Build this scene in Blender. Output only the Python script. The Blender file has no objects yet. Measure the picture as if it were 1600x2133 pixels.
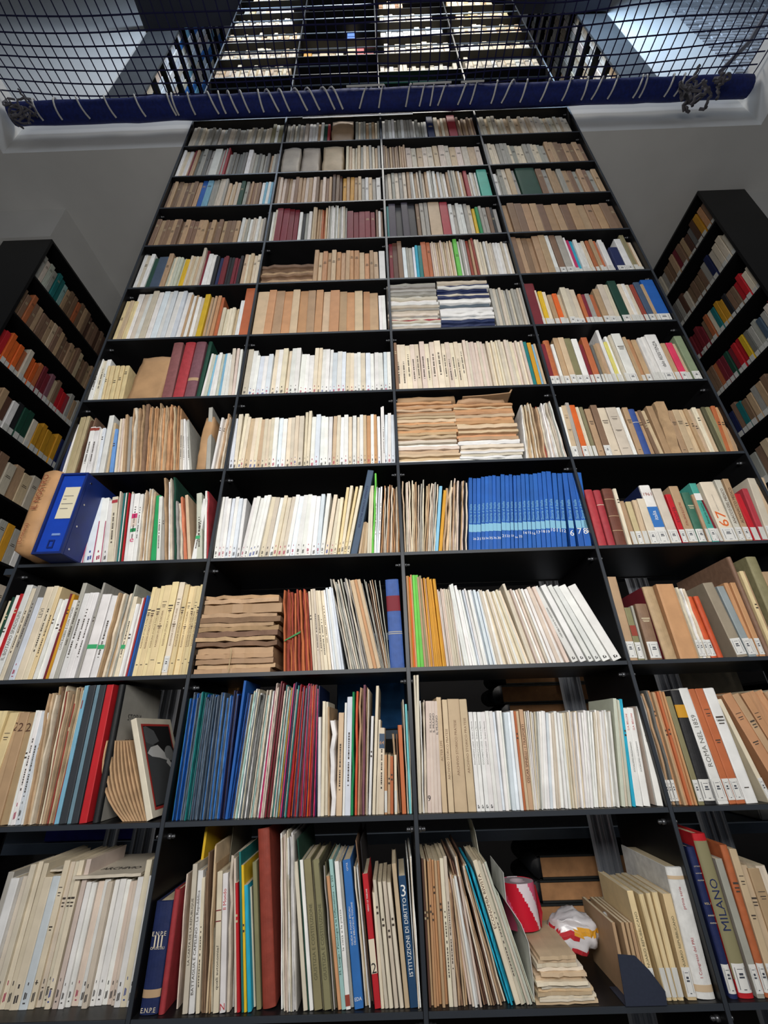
import bpy, bmesh, math, random
from mathutils import Matrix, Vector, noise
random.seed(7)
S = bpy.context.scene
COL = bpy.context.collection
W = .62                                   # bay width of the bookcase, metres
PITCH, YAW, ROLL, F = .4792, -.0055, -.0309, 875.
CAM = Vector((1.923*W, -2.0223*W, .75+.8389*W))
def basis():
    cx, sx, cy, sy, cz, sz = math.cos(PITCH), math.sin(PITCH), math.cos(YAW), math.sin(YAW), math.cos(ROLL), math.sin(ROLL)
    f = Vector((sy*cx, cy*cx, sx)); r = Vector((cy, -sy, 0)); u = r.cross(f)
    return cz*r+sz*u, -sz*r+cz*u, f
CR, CU, CF = basis()
# ---------------------------------------------------------------- camera
cd = bpy.data.cameras.new('camera'); cam = bpy.data.objects.new('camera', cd); COL.objects.link(cam)
cd.sensor_fit = 'VERTICAL'; cd.sensor_height = 24; cd.lens = 24*F/2133; cd.clip_start = .05
M = Matrix((CR, CU, -CF)).transposed().to_4x4(); M.translation = CAM; cam.matrix_world = M
S.camera = cam
# ---------------------------------------------------------------- world, lamps, exposure
S.view_settings.view_transform = 'Standard'; S.view_settings.look = 'None'
S.view_settings.exposure = 0.0; S.view_settings.gamma = 1; S.view_settings.use_curve_mapping = False
wd = bpy.data.worlds.new('world'); S.world = wd; wd.use_nodes = True
wd.node_tree.nodes['Background'].inputs[0].default_value = (.80, .87, 1, 1)
wd.node_tree.nodes['Background'].inputs[1].default_value = .055
def lamp(name, loc, to, sx, sy, power, col):
    l = bpy.data.lights.new(name, 'AREA'); l.shape = 'RECTANGLE'; l.size = sx; l.size_y = sy; l.energy = power; l.color = col
    o = bpy.data.objects.new(name, l); COL.objects.link(o); o.location = loc
    o.rotation_euler = (Vector(to)-Vector(loc)).to_track_quat('-Z', 'Y').to_euler(); return o
lamp('reading_room_lamp', (1.2, -1.95, 2.0), (1.24, 0, 1.95), 2.0, .6, 50, (1, .965, .92))
lamp('upper_gallery_lamp', (1.5, -1.0, 7.3), (1.35, .1, 6.0), 1.6, .5, 62, (1, .95, .86))
lamp('rear_rack_fill', (1.5, .385, 2.7), (1.5, .46, 1.2), 2.4, .05, 22, (1, .93, .85))  # added fill light, brightens the posts and volumes on the rear rack
lamp('upper_daylight', (1.2, -2.3, 7.6), (1.2, 0, 4.7), 3.4, .6, 52, (.8, .88, 1))
lamp('daylight_left', (-.25, -.9, 7.9), (-.95, .8, 7.0), .9, .9, 46, (.62, .78, 1))
lamp('daylight_right', (3.2, -.5, 7.4), (4.6, .4, 6.7), .5, .9, 34, (.5, .72, 1))
# ---------------------------------------------------------------- picture <-> place helpers
def hit(px, py, ax, val):
    d = CF+(px-800)/F*CR-(py-1066.5)/F*CU
    return CAM+d*((val-CAM[ax])/d[ax])
def proj(P):
    d = Vector(P)-CAM; z = d.dot(CF)
    return 800+F*d.dot(CR)/z, 1066.5-F*d.dot(CU)/z
def ux(px, y, z):                          # x of the point on the line (y, z) seen at picture column px
    a, b = -3., 7.
    for _ in range(40):
        m = (a+b)/2
        if proj((m, y, z))[0] < px: a = m
        else: b = m
    return a
def zy(py, x, y):                          # z of the point on the vertical (x, y) seen at picture row py
    a, b = 0., 9.
    for _ in range(40):
        m = (a+b)/2
        if proj((x, y, m))[1] > py: a = m
        else: b = m
    return a
ZK = [.75+W*k for k in (0, .5411, 1.0901, 1.6536, 2.2083, 2.7705, 3.3284, 3.8969, 4.4391, 5.0019, 5.5392, 6.1268)]
ZK += [4.8959+.3447*i for i in range(9)]
# ---------------------------------------------------------------- colours and materials
def lin(c): return tuple(((v/255)/12.92 if v <= 10 else ((v/255+.055)/1.055)**2.4) for v in c)
PAL = dict(w=(236,236,233,'white'), wb=(222,230,238,'bluish white'), c=(228,216,192,'cream'), cy=(226,205,158,'pale yellow'),
 k=(214,204,186,'off-white'), g=(170,168,160,'grey'), gd=(112,112,108,'dark grey'), gg=(196,200,184,'pale green'), pk=(222,205,192,'pale pink'),
 t=(186,156,122,'tan'), tl=(206,182,150,'light tan'), to=(198,150,108,'orange-tan'), b=(134,106,84,'brown'), bd=(88,60,46,'dark brown'),
 o=(226,104,40,'orange'), ob=(190,108,66,'rust brown'), r=(190,30,40,'red'), rd=(122,36,48,'maroon'), rc=(172,58,66,'crimson'), rb=(150,66,52,'brick red'),
 y=(222,184,40,'yellow'), gl=(206,150,40,'golden'), n=(28,40,84,'navy'), bl=(30,92,176,'blue'), bk=(34,34,38,'black'), sl=(72,90,112,'slate blue'),
 ls=(130,186,214,'sky blue'), cn=(40,168,198,'cyan'), aq=(160,200,196,'pale aqua'), te=(30,120,120,'teal'), tq=(80,176,160,'turquoise'),
 gn=(30,140,82,'green'), dg=(26,70,54,'dark green'), gb=(110,200,80,'bright green'), ol=(140,134,100,'olive'), od=(92,90,68,'dark olive'),
 mg=(206,50,110,'magenta'), mv=(130,84,96,'mauve'), pu=(50,38,58,'dark purple'), kf=(176,144,110,'kraft brown'), cb=(52,116,190,'mid blue'), gm=(98,112,126,'grey-blue'))
MATS = {}
def mat(name, color=None, rough=.6, metal=0., bump=0., mottle=.12, scale=8., src='obj', emit=None, stretch=(1, 1, 1), spec=.4):
    if name in MATS: return MATS[name]
    m = bpy.data.materials.new(name); m.use_nodes = True; nt = m.node_tree; N = nt.nodes; L = nt.links
    p = N['Principled BSDF']; p.inputs['Roughness'].default_value = rough; p.inputs['Metallic'].default_value = metal
    p.inputs['Specular IOR Level'].default_value = spec
    if color is None:
        if src == 'obj': s = N.new('ShaderNodeObjectInfo').outputs['Color']
        else:
            a = N.new('ShaderNodeAttribute'); a.attribute_name = 'Col'; s = a.outputs['Color']
    else:
        rg = N.new('ShaderNodeRGB'); rg.outputs[0].default_value = (*lin(color), 1); s = rg.outputs[0]
    tc = N.new('ShaderNodeNewGeometry'); mp = N.new('ShaderNodeMapping'); mp.inputs['Scale'].default_value = stretch
    L.new(tc.outputs['Position'], mp.inputs['Vector'])
    nz = N.new('ShaderNodeTexNoise'); nz.inputs['Scale'].default_value = scale; nz.inputs['Detail'].default_value = 5
    L.new(mp.outputs[0], nz.inputs['Vector'])
    mr = N.new('ShaderNodeMapRange'); mr.inputs['From Min'].default_value = .3; mr.inputs['From Max'].default_value = .7
    mr.inputs['To Min'].default_value = 1-mottle; mr.inputs['To Max'].default_value = 1+mottle*.6
    L.new(nz.outputs['Fac'], mr.inputs['Value'])
    mx = N.new('ShaderNodeVectorMath'); mx.operation = 'SCALE'; L.new(s, mx.inputs[0]); L.new(mr.outputs[0], mx.inputs['Scale'])
    L.new(mx.outputs[0], p.inputs['Base Color'])
    if bump:
        bp = N.new('ShaderNodeBump'); bp.inputs['Strength'].default_value = bump; bp.inputs['Distance'].default_value = .002
        L.new(nz.outputs['Fac'], bp.inputs['Height']); L.new(bp.outputs[0], p.inputs['Normal'])
    if emit: p.inputs['Emission Color'].default_value = (*lin(color), 1); p.inputs['Emission Strength'].default_value = emit
    MATS[name] = m; return m
PAPER = mat('paper_cover', rough=.62, scale=26, mottle=.10, bump=.25)
CLOTH = mat('book_cloth', rough=.6, scale=60, mottle=.14, bump=.4)
GLOSS = mat('glossy_cover', rough=.32, scale=22, mottle=.18, spec=.6)
PAGES = mat('page_block', rough=.85, scale=40, mottle=.12, stretch=(12, 1, 1))
LEAFY = mat('old_paper', rough=.85, scale=30, mottle=.22, bump=.5)
SCUFF = mat('scuffed_cover', rough=.4, scale=160, mottle=.55, stretch=(3, 1, .25))
INK = mat('ink', rough=.7, mottle=.02)
BULK = mat('bulk_paper', rough=.65, scale=60, mottle=.16, src='attr', stretch=(3, 3, .4))
BLACK = mat('black_laminate', (15, 15, 17), rough=.42, mottle=.15, scale=12, bump=.06)
EDGE = mat('board_edge', (50, 55, 62), rough=.4, mottle=.1)
CHROME = mat('chrome', (200, 204, 210), rough=.22, metal=1, mottle=.06)
STEEL = mat('grey_steel', (92, 104, 118), rough=.35, metal=.6)
PLASTER = mat('plaster', (206, 206, 204), rough=.9, mottle=.05, scale=3, bump=.1)
# ---------------------------------------------------------------- object helpers
def link(name, data, parent=None, m=None, color=None, loc=None, rot=None, scale=None):
    o = bpy.data.objects.new(name, data); COL.objects.link(o)
    if parent is not None: o.parent = parent
    if m is not None and data is not None and not data.materials: data.materials.append(m)
    if color is not None: o.color = (*lin(color[:3]), 1)
    if loc is not None: o.location = loc
    if rot is not None: o.rotation_euler = rot
    if scale is not None: o.scale = scale
    return o
def tag(o, label, cat, group=None, kind=None):
    if label: o['label'] = label
    if cat: o['category'] = cat
    if group: o['group'] = group
    if kind: o['kind'] = kind
    return o
def mesh(name, vs, fs, smooth=False, m=None):
    me = bpy.data.meshes.new(name); me.from_pydata([tuple(v) for v in vs], [], fs); me.update()
    if smooth: me.polygons.foreach_set('use_smooth', [True]*len(me.polygons))
    if m: me.materials.append(m)
    return me
BF = [(0, 3, 2, 1), (4, 5, 6, 7), (0, 1, 5, 4), (1, 2, 6, 5), (2, 3, 7, 6), (3, 0, 4, 7)]
class G:
    def __init__(s): s.v = []; s.f = []
    def box(s, a, b, T=None):
        n = len(s.v); x0, y0, z0 = a; x1, y1, z1 = b
        q = [Vector(p) for p in ((x0,y0,z0),(x1,y0,z0),(x1,y1,z0),(x0,y1,z0),(x0,y0,z1),(x1,y0,z1),(x1,y1,z1),(x0,y1,z1))]
        s.v += [T @ p for p in q] if T else q
        s.f += [tuple(n+i for i in f) for f in BF]; return s
    def tube(s, pts, r, k=6, cap=True):
        n = len(s.v); pts = [Vector(p) for p in pts]; rr = r if isinstance(r, (list, tuple)) else [r]*len(pts)
        for i, p in enumerate(pts):
            d = (pts[min(i+1, len(pts)-1)]-pts[max(i-1, 0)]).normalized()
            a = d.cross(Vector((0, 0, 1)) if abs(d.z) < .9 else Vector((1, 0, 0))).normalized(); b = d.cross(a)
            for j in range(k):
                t = 2*math.pi*j/k; s.v.append(p+rr[i]*(math.cos(t)*a+math.sin(t)*b))
        for i in range(len(pts)-1):
            for j in range(k):
                s.f.append((n+i*k+j, n+i*k+(j+1) % k, n+(i+1)*k+(j+1) % k, n+(i+1)*k+j))
        if cap: s.f += [tuple(n+j for j in range(k))[::-1], tuple(n+(len(pts)-1)*k+j for j in range(k))]
        return s
    def prism(s, prof, ax, a, b):              # closed profile in the other two axes, extruded along axis ax
        n = len(s.v); k = len(prof)
        for t in (a, b):
            for p, q in prof:
                s.v.append(Vector((t, p, q)) if ax == 0 else Vector((p, t, q)) if ax == 1 else Vector((p, q, t)))
        s.f += [(n+i, n+(i+1) % k, n+k+(i+1) % k, n+k+i) for i in range(k)]
        s.f += [tuple(range(n, n+k))[::-1], tuple(range(n+k, n+2*k))]; return s
    def build(s, name, m, parent=None, smooth=False, color=None, bevel=0, **kw):
        me = mesh(name, s.v, s.f, smooth, m)
        bm = bmesh.new(); bm.from_mesh(me); bmesh.ops.recalc_face_normals(bm, faces=bm.faces)
        if bevel: bmesh.ops.bevel(bm, geom=bm.edges[:], offset=bevel, segments=2, affect='EDGES', clamp_overlap=True)
        bm.to_mesh(me); bm.free()
        return link(name, me, parent, None, color, **kw)
def struct(o): o['kind'] = 'structure'; return o
# ================================================================ THE SETTING
ZC, ZF, XL, XR = 4.594, 5.02, -1.17, 3.64       # soffit, upper floor, void edges
BY = .31                                          # back of the tall bookcase
def slab(name, a, b, m=PLASTER): return struct(G().box(a, b).build(name, m))
slab('floor', (-3.2, -3.6, -.12), (6.2, 2.6, 0), mat('grey_floor', (98, 94, 88), rough=.5, mottle=.1))
g = G()
for a, b in (((-3.2,-3.6,ZC),(XL,.02,ZF)), ((-3.2,.02,ZC),(-.012,2.6,ZF)), ((-.012,BY+.03,ZC),(2.492,2.6,ZF)), ((2.492,.02,ZC),(6.2,2.6,ZF)), ((XR,-3.6,ZC),(6.2,.02,ZF))): g.box(a, b)
struct(g.build('ceiling', PLASTER))
g = G(); g.box((-3.2,.345,0),(-1.34,2.6,ZC)); g.box((-1.34,.345,4.262),(-.992,1.9,ZC)); struct(g.build('wall_left', PLASTER))
g = G(); g.box((3.812,.40,0),(6.2,2.6,ZC)); struct(g.build('wall_right', PLASTER))
slab('wall_back', (-1.34, 1.95, 0), (3.812, 2.1, ZC), mat('dark_wall', (30, 30, 32), rough=.9))
g = G(); g.box((-3.2,.30,ZF),(-1.185,.5,10.4)); struct(g.build('wall_upper_left', PLASTER))
g = G(); g.box((3.70,.30,ZF),(4.372,.5,10.4)); struct(g.build('wall_upper_right', PLASTER))
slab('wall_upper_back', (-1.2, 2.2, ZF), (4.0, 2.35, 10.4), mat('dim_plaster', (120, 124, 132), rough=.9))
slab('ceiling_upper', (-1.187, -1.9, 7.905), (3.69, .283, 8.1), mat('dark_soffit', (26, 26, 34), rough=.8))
# whitewashed brick pier upstairs at the right: bricks over the nearest stretch
bw = G().box((4.385,.335,ZF),(6.2,.6,10.4)).build('wall_brick', mat('mortar', (160, 164, 168), rough=.95)); struct(bw)
bm_ = G().box((0,0,0),(.236,.05,.062)).build('brick', mat('painted_brick', rough=.85, scale=30, mottle=.12, bump=.5), bevel=.006)
first = True; nb = 0
for i in range(30):
    for j in range(6):
        x = 4.378+j*.25-(.125 if i % 2 else 0); z = 6.15+i*.075
        if x < 4.37: x = 4.378; w_ = .111/.236
        else: w_ = 1
        o = bm_ if first else bm_.copy()
        if not first: COL.objects.link(o)
        first = False; o.parent = bw; o.location = (x, .298+random.uniform(0, .008), z); o.scale = (w_, 1, 1)
        v = random.uniform(150, 200); o.color = (*lin((v, v, v+3)), 1)
# ================================================================ BOOKCASES
def bolt_mesh():
    g = G(); g.tube([(0,0,0),(.010,0,0)], .009, 8); g.tube([(.010,0,0),(.018,0,0)], .006, 8); g.tube([(.018,0,0),(.023,0,0)], [.008,.003], 8)
    return mesh('bolt', g.v, g.f, True, mat('bolt_steel', (110, 112, 116), rough=.35, metal=.8))
BOLT = bolt_mesh()
case = tag(link('bookcase', None), 'tall black bookcase of four bays reaching from below up past the blue roll', 'bookcase')
for k in range(5):
    x = k*W
    G().box((x-.0055, .0, .02), (x+.0055, BY, 7.86)).build('upright', BLACK, case)
    G().box((x-.0045, -.0012, .02), (x+.0045, .0, 7.86)).build('upright_edging', EDGE, case)
brd = {}
for k, z in enumerate([.06, .405]+ZK):
    for b in range(4):
        o = G().box((b*W+.006, .001, z-.011), (b*W+W-.006, BY-.004, z)).build('shelf_board', BLACK, case)
        G().box((b*W+.006, -.0006, z-.0108), (b*W+W-.006, .001, z-.0005)).build('shelf_edging', EDGE, o)
        if 1 <= k < 15:
            for sx, xx in ((1, b*W+.0055), (-1, b*W+W-.0055)):
                c = link('shelf_bolt', BOLT, case, loc=(xx, .03, z-.034)); c.scale = (sx*.8, .7, .7)
for b in range(4):
    G().box((b*W+.006, BY-.004, ZK[3]-.014), (b*W+W-.006, BY+.002, 7.86)).build('back_panel', BLACK, case)
G().box((0, 0, 7.86), (2.48, BY, 7.88)).build('top_panel', BLACK, case)
for k in range(13, 20):                    # book-stop rails of the upper gallery
    for b in range(4):
        G().tube([(b*W+.006, .004, ZK[k]+.155), (b*W+W-.006, .004, ZK[k]+.155)], .0055, 6).build('stop_rail', STEEL, case)
def side_case(label, xf, s, z0, z1, shelves, y0=.362, y1=1.85, dep=.33, me_=None):
    # s = +1 faces +x, -1 faces -x
    t = tag(link('bookcase', None, loc=(xf, y0, z0)), label, 'bookcase', 'black side bookcases')
    def bx(nm, a, b, m=BLACK): return G().box((min(a[0]*s, b[0]*s), a[1], a[2]), (max(a[0]*s, b[0]*s), b[1], b[2])).build(nm, m, t)
    H = z1-z0
    bx('end_panel', (-dep, 0, 0), (0, .016, H), me_ or BLACK); bx('end_panel', (-dep, y1-y0-.016, 0), (0, y1-y0, H))
    bx('top_panel', (-dep, .017, H-.016), (0, y1-y0-.017, H)); bx('back_panel', (-dep, .017, 0), (-dep+.008, y1-y0-.017, H-.017))
    for z in shelves:
        if z < z1-.1: bx('shelf_board', (-dep+.009, .017, z-z0-.014), (0, y1-y0-.017, z-z0))
    return t
LZ = [3.897-.3445*i for i in range(12)]; RZ = [4.256-.3475*i for i in range(13)]
side_case('black bookcase against the left wall, its end panel towards us', -.989, 1, 0, 4.258, LZ)
side_case('black bookcase at the right, reaching up to the ceiling', 3.469, -1, 0, 4.59, RZ, y0=.378)
UZ = [5.04+.345*i for i in range(14)]
GREYP = mat('grey_panel', (74, 76, 78), rough=.6)
side_case('dark bookcase end upstairs, left of the gallery opening', -.835, 1, 5.02, 10.0, UZ, y0=.302, y1=2.1, me_=GREYP)
side_case('dark bookcase end upstairs, right of the gallery opening', 3.385, -1, 5.02, 10.0, UZ, y0=.302, y1=2.1, dep=.31, me_=GREYP)
# ---------------------------------------------------------------- rear storage rack seen through the open lower bays
rack = tag(link('storage_rack', None, loc=(0, .46, 0)), 'steel storage rack with chrome posts behind the open lower bays', 'rack')
def post_mesh():
    g = G()
    for dx in (0, .024): g.prism([(dx+.010*math.cos(a), .010*math.sin(a)) for a in [math.pi*i/5 for i in range(10)]], 2, 0, 1)
    g.box((.006,-.004,0), (.018,.004,1)); return mesh('post', g.v, g.f, False, mat('post_steel', (170, 176, 186), rough=.3, metal=.45, mottle=.1))
PM = post_mesh()
for x in (.24, .33, .36, 1.83, 1.865, 2.19, 2.235, 2.60, 2.64, -.32):
    link('rack_post', PM, rack, loc=(x, -.01, .02), scale=(1, 1, 2.2))
for z in (.70, .965, 1.27, 1.62, 1.95):
    o = G().box((-.5, .02, z-.028), (3.0, .42, z)).build('rack_shelf', STEEL, rack)
def folio(x0, x1, z0, z1, y, label, lid=0):
    t = tag(link('bound_volume', None, loc=(x0, y, z0)), label, 'book', 'bound volumes lying on the rear rack')
    w = x1-x0; h = z1-z0
    G().box((.03, 0, .005), (w, .24, h-.005)).build('page_block', LEAFY, t, color=(190, 140, 96))
    G().box((.02, -.006, 0), (w+.005, .25, .005)).build('board', CLOTH, t, color=(30, 34, 34))
    G().box((.02, -.006, h-.005), (w+.005, .25, h)).build('board', CLOTH, t, color=(30, 34, 34))
    pr = [(.03-.035*math.sin(a)-.0, h/2-h/2*math.cos(a)) for a in [math.pi*i/8 for i in range(9)]]
    G().prism(pr, 1, -.006, .25).build('spine', CLOTH, t, smooth=True, color=(24, 26, 30))
names = ['lowest', 'second', 'third', 'topmost']
for i, (a, b) in enumerate([(1.272,1.345), (1.347,1.41), (1.412,1.475), (1.477,1.54)]):
    folio(1.60-.02*(i%2), 2.06, a, b, .49, f'dark folio volume on the rear rack, {names[i]} of the pile behind the white journals')
for i, (a, b) in enumerate([(.702,.775), (.777,.832), (.834,.895)]):
    folio(1.60+.012*i, 2.10, a, b, .49, f'dark folio volume on the rear rack, {names[i]} of the pile behind the tape roll')
def crate(name, a, b, col, label, cat='box'):
    t = tag(link(name, None, loc=(a[0], a[1], a[2])), label, cat); q = Vector(b)-Vector(a)
    G().box((0,0,0), (q.x, q.y, q.z*.8)).build('body', LEAFY, t, color=col, bevel=.004)
    G().box((-.004,-.004,q.z*.8), (q.x+.004, q.y+.004, q.z)).build('lid', LEAFY, t, color=col, bevel=.003)
crate('storage_box', (.0, .49, .967), (.31, .8, 1.12), (24, 30, 120), 'dark blue box on the rear rack, seen above the white archive volumes')
crate('storage_box', (.40, .49, 1.275), (.60, .75, 1.50), (150, 112, 70), 'brown cardboard box on the rear rack beside the chrome posts')
crate('storage_box', (2.29, .50, 1.275), (2.53, .8, 1.50), (128, 118, 98), 'grey-beige box on the rear rack between two chrome posts at right')
crate('storage_box', (2.42, .50, .967), (2.78, .8, 1.06), (150, 148, 142), 'flat pale grey box on the rear rack at lower right')
crate('storage_crate', (.98, .50, 1.275), (1.30, .8, 1.50), (30, 92, 150), 'blue plastic crate behind the second shelf, next to the centre upright', 'crate')
# ================================================================ BOOK SHAPES (unit: x thickness, y depth, z height, spine at y=0)
def unit_paper(j):
    r = random.Random(j); g = G(); w = lambda: r.uniform(-.004, .004)
    b = .07
    g.prism([(0,.006),(.12,0),(.88,0),(1,.006),(1,1),(1-b,1),(1-b,.02),(b,.02),(b,1),(0,1)], 2, 0, 1)
    for v in g.v:
        if v.z > .5: v.z += w(); v.x += .05*w()
    return mesh('paperback_cover', g.v, g.f)
def unit_pages(lo, hi, y1, b=.07):
    g = G(); g.box((b+.002, .02, lo), (1-b-.002, y1, hi)); return mesh('page_block', g.v, g.f)
def unit_hard():
    g = G(); b = .075
    arc = [(.5-.5*math.cos(math.pi*i/8), .028-.028*math.sin(math.pi*i/8)) for i in range(9)]
    inn = [(1-b, .045), (b, .045)]
    prof = arc+[(1, 1), (1-b, 1)]+inn+[(b, 1), (0, 1)]
    g.prism(prof, 2, 0, 1); return mesh('hardback_cover', g.v, g.f)
def unit_thin(j, seg=5, amp=.35):
    r = random.Random(j*3+1); g = G(); ring = []
    off = [0]+[r.uniform(-amp, amp) for _ in range(seg)]
    for i in range(seg+1):
        z = i/seg; n = len(g.v); dx = off[i]*(1 if i else 0)*.6; dy = r.uniform(0, .02)
        for x, y in ((.15, 0), (.85, 0), (1, .04), (1, 1), (0, 1), (0, .04)): g.v.append(Vector((x+dx, y+dy, z+(r.uniform(-.012, .006) if i == seg else 0))))
        ring.append(n)
    for i in range(seg):
        for j in range(6): g.f.append((ring[i]+j, ring[i]+(j+1) % 6, ring[i+1]+(j+1) % 6, ring[i+1]+j))
    g.f += [tuple(range(6))[::-1], tuple(ring[-1]+j for j in range(6))]
    return mesh('thin_issue', g.v, g.f)
U = dict(B=[unit_paper(i) for i in range(4)], H=[unit_hard()], J=[unit_paper(9), unit_paper(10)], M=[unit_thin(i, 2, .02) for i in range(3)], F=[unit_thin(i+20, 6, .45) for i in range(6)])
UP = {'B': unit_pages(0, .993, .99), 'J': unit_pages(0, .995, .992), 'H': unit_pages(.014, .982, .97, .09)}
def unit_rects(rs):                          # flat marks on the spine, in spine fractions (x0,x1,z0,z1)
    v = []; f = []
    for x0, x1, z0, z1 in rs:
        n = len(v); v += [(x0,0,z0),(x1,0,z0),(x1,0,z1),(x0,0,z1)]; f.append((n, n+1, n+2, n+3))
    return mesh('print', v, f)
def dashes(j, x0, x1, a, b):
    r = random.Random(j); out = []; z = a
    while z < b:
        l = r.uniform(.006, .022); out.append((x0, x1, z, min(z+l, b))); z += l+(.006 if r.random() < .8 else .025)
    return out
LINES = [unit_rects(dashes(i, .36, .62, .18+.05*i, .62+.06*i)) for i in range(4)]
LINES2 = [unit_rects([(.2,.8,.80,.806),(.25,.75,.76,.768),(.3,.7,.74,.746),(.2,.8,.52,.53),(.3,.7,.50,.508),(.25,.75,.16,.166)]), unit_rects([(.15,.85,.72,.735),(.2,.8,.69,.70),(.25,.75,.665,.675),(.3,.7,.12,.128)])]
YEAR = [unit_rects([(.3,.48,.045,.10),(.54,.7,.05,.105),(.38,.55,.15,.18)]), unit_rects([(.35,.65,.04,.05),(.3,.45,.07,.12),(.5,.62,.075,.115),(.4,.52,.17,.19)])]
TICKS = unit_rects([(.3,.7,.80,.82),(.36,.64,.60,.68),(.32,.68,.50,.56),(.14,.17,.12,.88),(.83,.86,.12,.88),(.4,.6,.1,.13)])
PLATE = unit_rects([(0,1,0,1)])
def arc_band():
    v = []
    for z in (0, 1): v += [(.5-.5*math.cos(math.pi*i/8), .028-.028*math.sin(math.pi*i/8), z) for i in range(9)]
    return mesh('colour_band', v, [(i, i+1, i+10, i+9) for i in range(8)], True)
ARCB = arc_band()
_t = {}
def text_mesh(s):
    if s not in _t:
        c = bpy.data.curves.new('lettering', 'FONT'); c.body = s; c.size = 1; c.resolution_u = 2
        o = bpy.data.objects.new('tmp', c); COL.objects.link(o)
        bpy.context.view_layer.update()
        me = bpy.data.meshes.new_from_object(o.evaluated_get(bpy.context.evaluated_depsgraph_get()))
        me.name = 'lettering'; bpy.data.objects.remove(o); me.materials.clear()
        xs = [v.co.x for v in me.vertices]; ys = [v.co.y for v in me.vertices]
        x0, x1, y0, y1 = min(xs), max(xs), min(ys), max(ys)
        for v in me.vertices: v.co.x -= x0; v.co.y -= (y0+y1)/2
        _t[s] = (me, x1-x0, y1-y0)
    return _t[s]
def spine_text(root, s, t, h, a, b, col, xf=.5, wid=.62, name='title_lettering'):
    me, L_, H_ = text_mesh(s); sc = min((b-a)*h/L_, wid*t/H_); sx = (b-a)*h/L_
    sx = min(sx, sc*1.5)
    o = link(name, me, root, INK, col); mid = (a+b)/2*h-sx*L_/2
    o.matrix_local = Matrix(((0, -sc, 0, xf*t), (0, 0, -1, -.0007), (sx, 0, 0, mid), (0, 0, 0, 1)))
def flat_text(root, s, t, h, z, col, wid=.8, name='title_lettering', y=-.0007):
    me, L_, H_ = text_mesh(s); sc = min(wid*t/L_, .03)
    o = link(name, me, root, INK, col); o.matrix_local = Matrix(((sc, 0, 0, t/2-sc*L_/2), (0, 0, -1, y), (0, sc, 0, z*h), (0, 0, 0, 1)))
def side_text(root, s, t, d, h, y, z, L, col):
    me, L_, H_ = text_mesh(s); sc = L/L_
    o = link('cover_lettering', me, root, INK, col); o.matrix_local = Matrix(((0, 0, 1, t+.0006), (sc, 0, 0, y), (0, sc, 0, z*h), (0, 0, 0, 1)))
KN = dict(B=('paperback_book', 'book', 'paperback'), H=('hardback_book', 'book', 'hardback'), J=('journal_issue', 'journal', 'journal'), M=('magazine', 'magazine', 'magazine'), F=('pamphlet', 'pamphlet', 'pamphlet'))
BODY = dict(B=PAPER, H=CLOTH, J=PAPER, M=SCUFF, F=LEAFY)
def jit(c, a=.05):
    k = 1+random.uniform(-a, a); return tuple(max(2, min(250, v*k+random.uniform(-2, 2))) for v in c[:3])
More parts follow.
